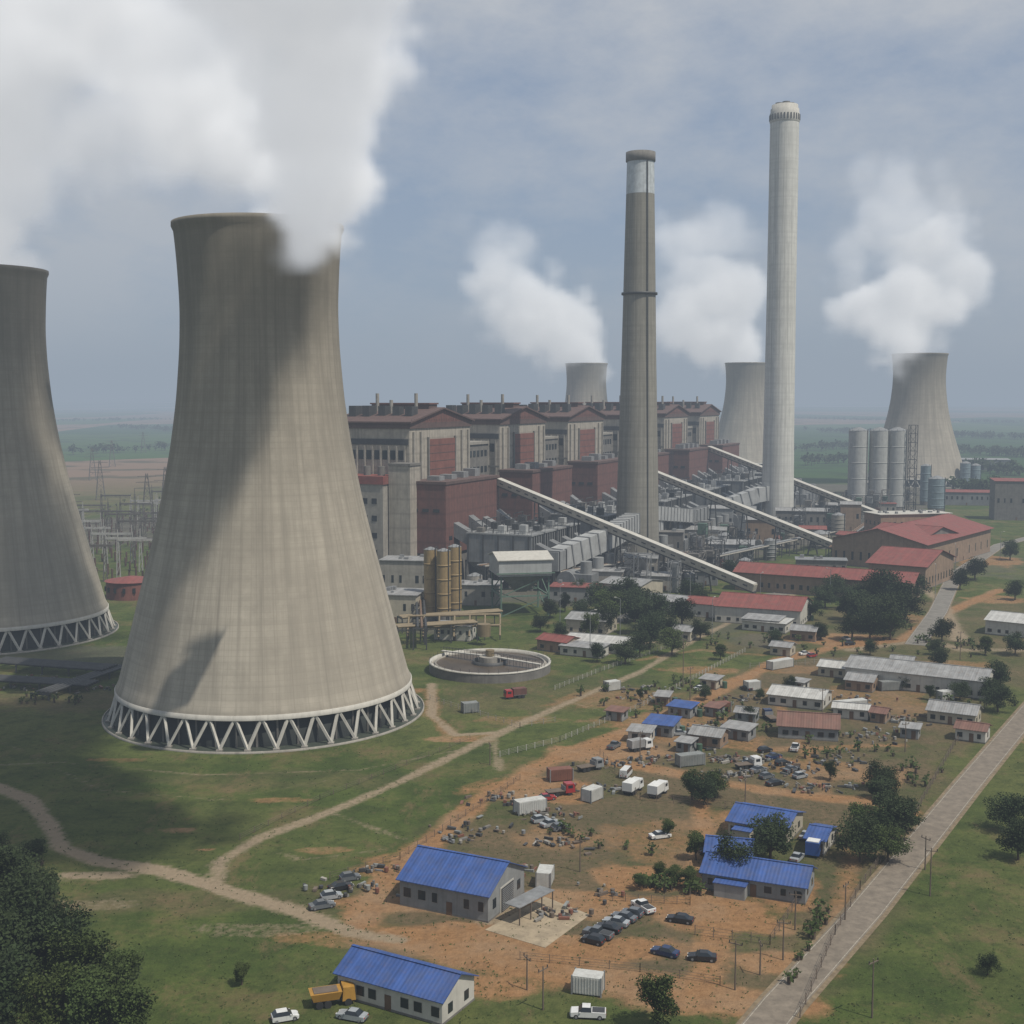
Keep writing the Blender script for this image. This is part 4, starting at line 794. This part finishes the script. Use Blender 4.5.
def pole(u,v,h=8,lamp=False):
    p=G(u,v); b=B('street_lamp' if lamp else 'utility_pole',(p.x,p.y,0),U(0,3)); b.tube('mast',steel if lamp else wood,(0,0,0),(0,0,h),.13,8,.08)
    if lamp: b.beam('arm',steel,(0,0,h),(1.6,0,h+.4),.1); b.box('lantern',concl,1.3,2.1,-.18,.18,h+.3,h+.5)
    else:
        b.beam('crossarm',wood,(-1.0,0,h-.5),(1.0,0,h-.5),.12)
        for x in (-.9,0,.9): b.cyl('insulators',glass,x,0,h-.42,.3,.07,seg=6)
    b.build()
for u,v,h in [(872,1018,8),(930,896,8),(735,990,7),(543,1010,6),(783,960,6),(760,975,5),(527,990,5),(690,700,9),(683,688,14),(925,870,6),(795,930,6),(580,872,6),(640,762,7),(745,812,7),(822,720,8),(905,752,7),(960,660,9),(845,920,6),(490,765,5)]: pole(u,v,h)
for u,v in [(648,600),(668,598),(712,640),(760,610),(830,605),(935,600),(560,625),(955,575),(690,612),(1000,560),(620,640),(590,655)]: pole(u,v,14,lamp=True)
# ------------------------------------------------------------------ steam
def steam_mat(name,dens,emi):
    m,nt,out=nt_new(name); a=N(nt,'ShaderNodeAttribute',attribute_name='density').outputs['Fac']
    s=N(nt,'ShaderNodeVolumeScatter'); s.inputs[0].default_value=(1,1,1,1); s.inputs['Anisotropy'].default_value=.0
    nt.links.new(math_(nt,'MULTIPLY',a,dens),s.inputs['Density']); e=N(nt,'ShaderNodeEmission'); e.inputs[0].default_value=(.96,.98,1,1)  # steam glows by itself, replacing light scattered repeatedly inside it
    nt.links.new(math_(nt,'MULTIPLY',a,dens*emi),e.inputs[1]); ad=N(nt,'ShaderNodeAddShader'); nt.links.new(s.outputs[0],ad.inputs[0]); nt.links.new(e.outputs[0],ad.inputs[1]); nt.links.new(ad.outputs[0],out.inputs['Volume']); return m
def plume(pts,vox,mat,nscale,namp=1.1,soft=.45,seed=0):
    P=[]; 
    for a,c in zip(pts[:-1],pts[1:]):
        for t in np.linspace(0,1,6,endpoint=False): P.append([a[i]*(1-t)+c[i]*t for i in range(5)])
    P.append(list(pts[-1])); P=np.array(P)
    me=bpy.data.meshes.new('steam_plume'); me.from_pydata([tuple(p[:3]) for p in P],[],[])
    at=me.attributes.new('rad','FLOAT','POINT'); at.data.foreach_set('value',P[:,3].astype(np.float32)); at=me.attributes.new('str','FLOAT','POINT'); at.data.foreach_set('value',P[:,4].astype(np.float32))
    o=bpy.data.objects.new('steam_plume',me); scene.collection.objects.link(o)
    lo=(P[:,:3]-P[:,3:4]*1.6).min(0); hi=(P[:,:3]+P[:,3:4]*1.6).max(0)
    ng=bpy.data.node_groups.new('plume','GeometryNodeTree'); ng.interface.new_socket('Geometry',in_out='INPUT',socket_type='NodeSocketGeometry'); ng.interface.new_socket('Geometry',in_out='OUTPUT',socket_type='NodeSocketGeometry')
    gi=ng.nodes.new('NodeGroupInput'); g2=ng.nodes.new('NodeGroupOutput'); Lk=ng.links.new
    pos=ng.nodes.new('GeometryNodeInputPosition').outputs[0]
    def vmath(op,a,b):
        n=ng.nodes.new('ShaderNodeVectorMath'); n.operation=op; Lk(a,n.inputs[0])
        if op=='SCALE': n.inputs['Scale'].default_value=b
        elif isinstance(b,tuple): n.inputs[1].default_value=b
        else: Lk(b,n.inputs[1])
        return n.outputs[0]
    def warp(src,s,amp):
        n=ng.nodes.new('ShaderNodeTexNoise'); n.inputs['Scale'].default_value=s; n.inputs['Detail'].default_value=2; Lk(vmath('ADD',src,(seed*57.,11.,3.)),n.inputs['Vector'])
        return vmath('ADD',src,vmath('SCALE',vmath('SUBTRACT',n.outputs['Color'],(.5,.5,.5)),amp))
    wp=warp(pos,nscale*.45,1.2/nscale); wp2=warp(pos,nscale*2.2,.45/nscale)
    sn=ng.nodes.new('GeometryNodeSampleNearest'); Lk(gi.outputs[0],sn.inputs['Geometry']); Lk(wp,sn.inputs['Sample Position'])
    def samp(n,dt='FLOAT'):
        si=ng.nodes.new('GeometryNodeSampleIndex'); si.data_type=dt; Lk(gi.outputs[0],si.inputs['Geometry']); Lk(sn.outputs[0],si.inputs['Index'])
        if n=='pos': Lk(ng.nodes.new('GeometryNodeInputPosition').outputs[0],si.inputs['Value'])
        else:
            na=ng.nodes.new('GeometryNodeInputNamedAttribute'); na.data_type='FLOAT'; na.inputs['Name'].default_value=n; Lk(na.outputs['Attribute'],si.inputs['Value'])
        return si.outputs[0]
    rad=samp('rad'); st=samp('str'); pp=samp('pos','FLOAT_VECTOR')
    ds=ng.nodes.new('ShaderNodeVectorMath'); ds.operation='DISTANCE'; Lk(wp,ds.inputs[0]); Lk(pp,ds.inputs[1])
    def mt(op,a,b=None,cl=False):
        n=ng.nodes.new('ShaderNodeMath'); n.operation=op; n.use_clamp=cl
        for i,x in enumerate((a,b)):
            if x is None: continue
            if isinstance(x,(int,float)): n.inputs[i].default_value=x
            else: Lk(x,n.inputs[i])
        return n.outputs[0]
    vo=ng.nodes.new('ShaderNodeTexVoronoi'); vo.feature='SMOOTH_F1'; vo.inputs['Scale'].default_value=nscale*1.5; vo.inputs['Smoothness'].default_value=.35; Lk(wp2,vo.inputs['Vector'])
    nz=ng.nodes.new('ShaderNodeTexNoise'); nz.inputs['Scale'].default_value=nscale; nz.inputs['Detail'].default_value=7; nz.inputs['Roughness'].default_value=.64; 
    Lk(vmath('ADD',pos,(seed*97.,seed*31.,0.)),nz.inputs['Vector'])
    f=mt('SUBTRACT',1.0,mt('DIVIDE',ds.outputs['Value'],rad)); f=mt('ADD',f,mt('MULTIPLY',mt('SUBTRACT',nz.outputs[0],.51),namp*2)); f=mt('ADD',f,mt('MULTIPLY',mt('SUBTRACT',.44,vo.outputs['Distance']),.75)); f=mt('DIVIDE',f,soft,True); f=mt('MULTIPLY',mt('POWER',f,1.6),st)
    vc=ng.nodes.new('GeometryNodeVolumeCube'); Lk(f,vc.inputs['Density']); vc.inputs['Min'].default_value=tuple(lo); vc.inputs['Max'].default_value=tuple(hi)
    for i,ax in enumerate('XYZ'): vc.inputs['Resolution '+ax].default_value=max(8,int((hi[i]-lo[i])/vox))
    sm_=ng.nodes.new('GeometryNodeSetMaterial'); sm_.inputs['Material'].default_value=mat; Lk(vc.outputs[0],sm_.inputs[0]); Lk(sm_.outputs[0],g2.inputs[0])
    md=o.modifiers.new('steam','NODES'); md.node_group=ng
smn=steam_mat('steam_near',.16,.34); smf=steam_mat('steam_far',.07,.36)
def K(u,v,y):
    c,s=math.cos(PITCH),math.sin(PITCH); dx=u-512; dy=FPX*c+(512-v)*s; dz=-FPX*s+(512-v)*c; t=y/dy; return (dx*t,y,CAM_H+dz*t)
def KP(lst): return [(*K(u,v,y),r,s) for u,v,y,r,s in lst]
plume(KP([(275,232,314,9,1),(302,225,300,12,1),(312,190,285,14,1),(315,150,274,16,1),(308,100,264,18,1),(300,50,256,20,1),(290,0,248,22,1),(280,-70,238,25,1)])+[(-28,205,172,26,1),(-8,180,178,26,1),(12,160,184,26,.9)],2.2,smn,.06,.95,.38,1)  # last three points: out-of-view tail added to cast shadow on the ground
plume(KP([(265,205,325,9,.7),(225,140,335,22,.7),(190,95,350,30,.7),(130,60,365,36,.6),(50,50,375,40,.55),(-60,60,390,42,.55),(120,-20,380,42,.5),(10,-40,390,46,.5),(60,120,385,26,.35),(150,130,360,22,.35),(240,-10,350,32,.6),(350,20,350,18,.3)]),3.0,smn,.035,1.0,.65,2)
plume(KP([(0,268,424,15,1),(-14,245,422,20,1),(-30,220,415,26,1),(-70,170,420,30,.9),(0,150,430,28,.5),(-90,100,430,36,.5)]),3.0,smn,.04,.85,.45,3)
plume(KP([(589,372,1500,24,1),(586,350,1500,36,1),(566,334,1490,44,1),(540,316,1480,50,1),(508,312,1475,46,.9),(485,300,1470,34,.5),(520,290,1470,46,.6),(505,268,1470,46,.35),(495,245,1470,44,.15)]),6,smf,.017,1.0,.5,4)
plume(KP([(745,372,1480,26,1),(742,350,1480,46,1),(722,330,1480,52,1),(695,335,1475,44,1),(670,320,1470,44,.7),(690,300,1470,52,.8),(735,300,1475,46,.8),(700,275,1470,54,.45),(672,250,1470,52,.2),(720,245,1470,50,.15)]),6,smf,.017,1.0,.5,5)
plume(KP([(915,364,1190,27,1),(916,340,1188,42,1),(890,322,1185,44,1),(860,305,1185,36,.9),(895,292,1185,44,1),(935,305,1185,42,1),(958,290,1185,30,.8),(935,262,1185,42,.75),(893,260,1190,40,.5),(850,275,1190,30,.35),(915,232,1190,44,.28),(900,192,1200,48,.12)]),5,smf,.019,1.0,.5,6)
print('objects',len(bpy.data.objects))
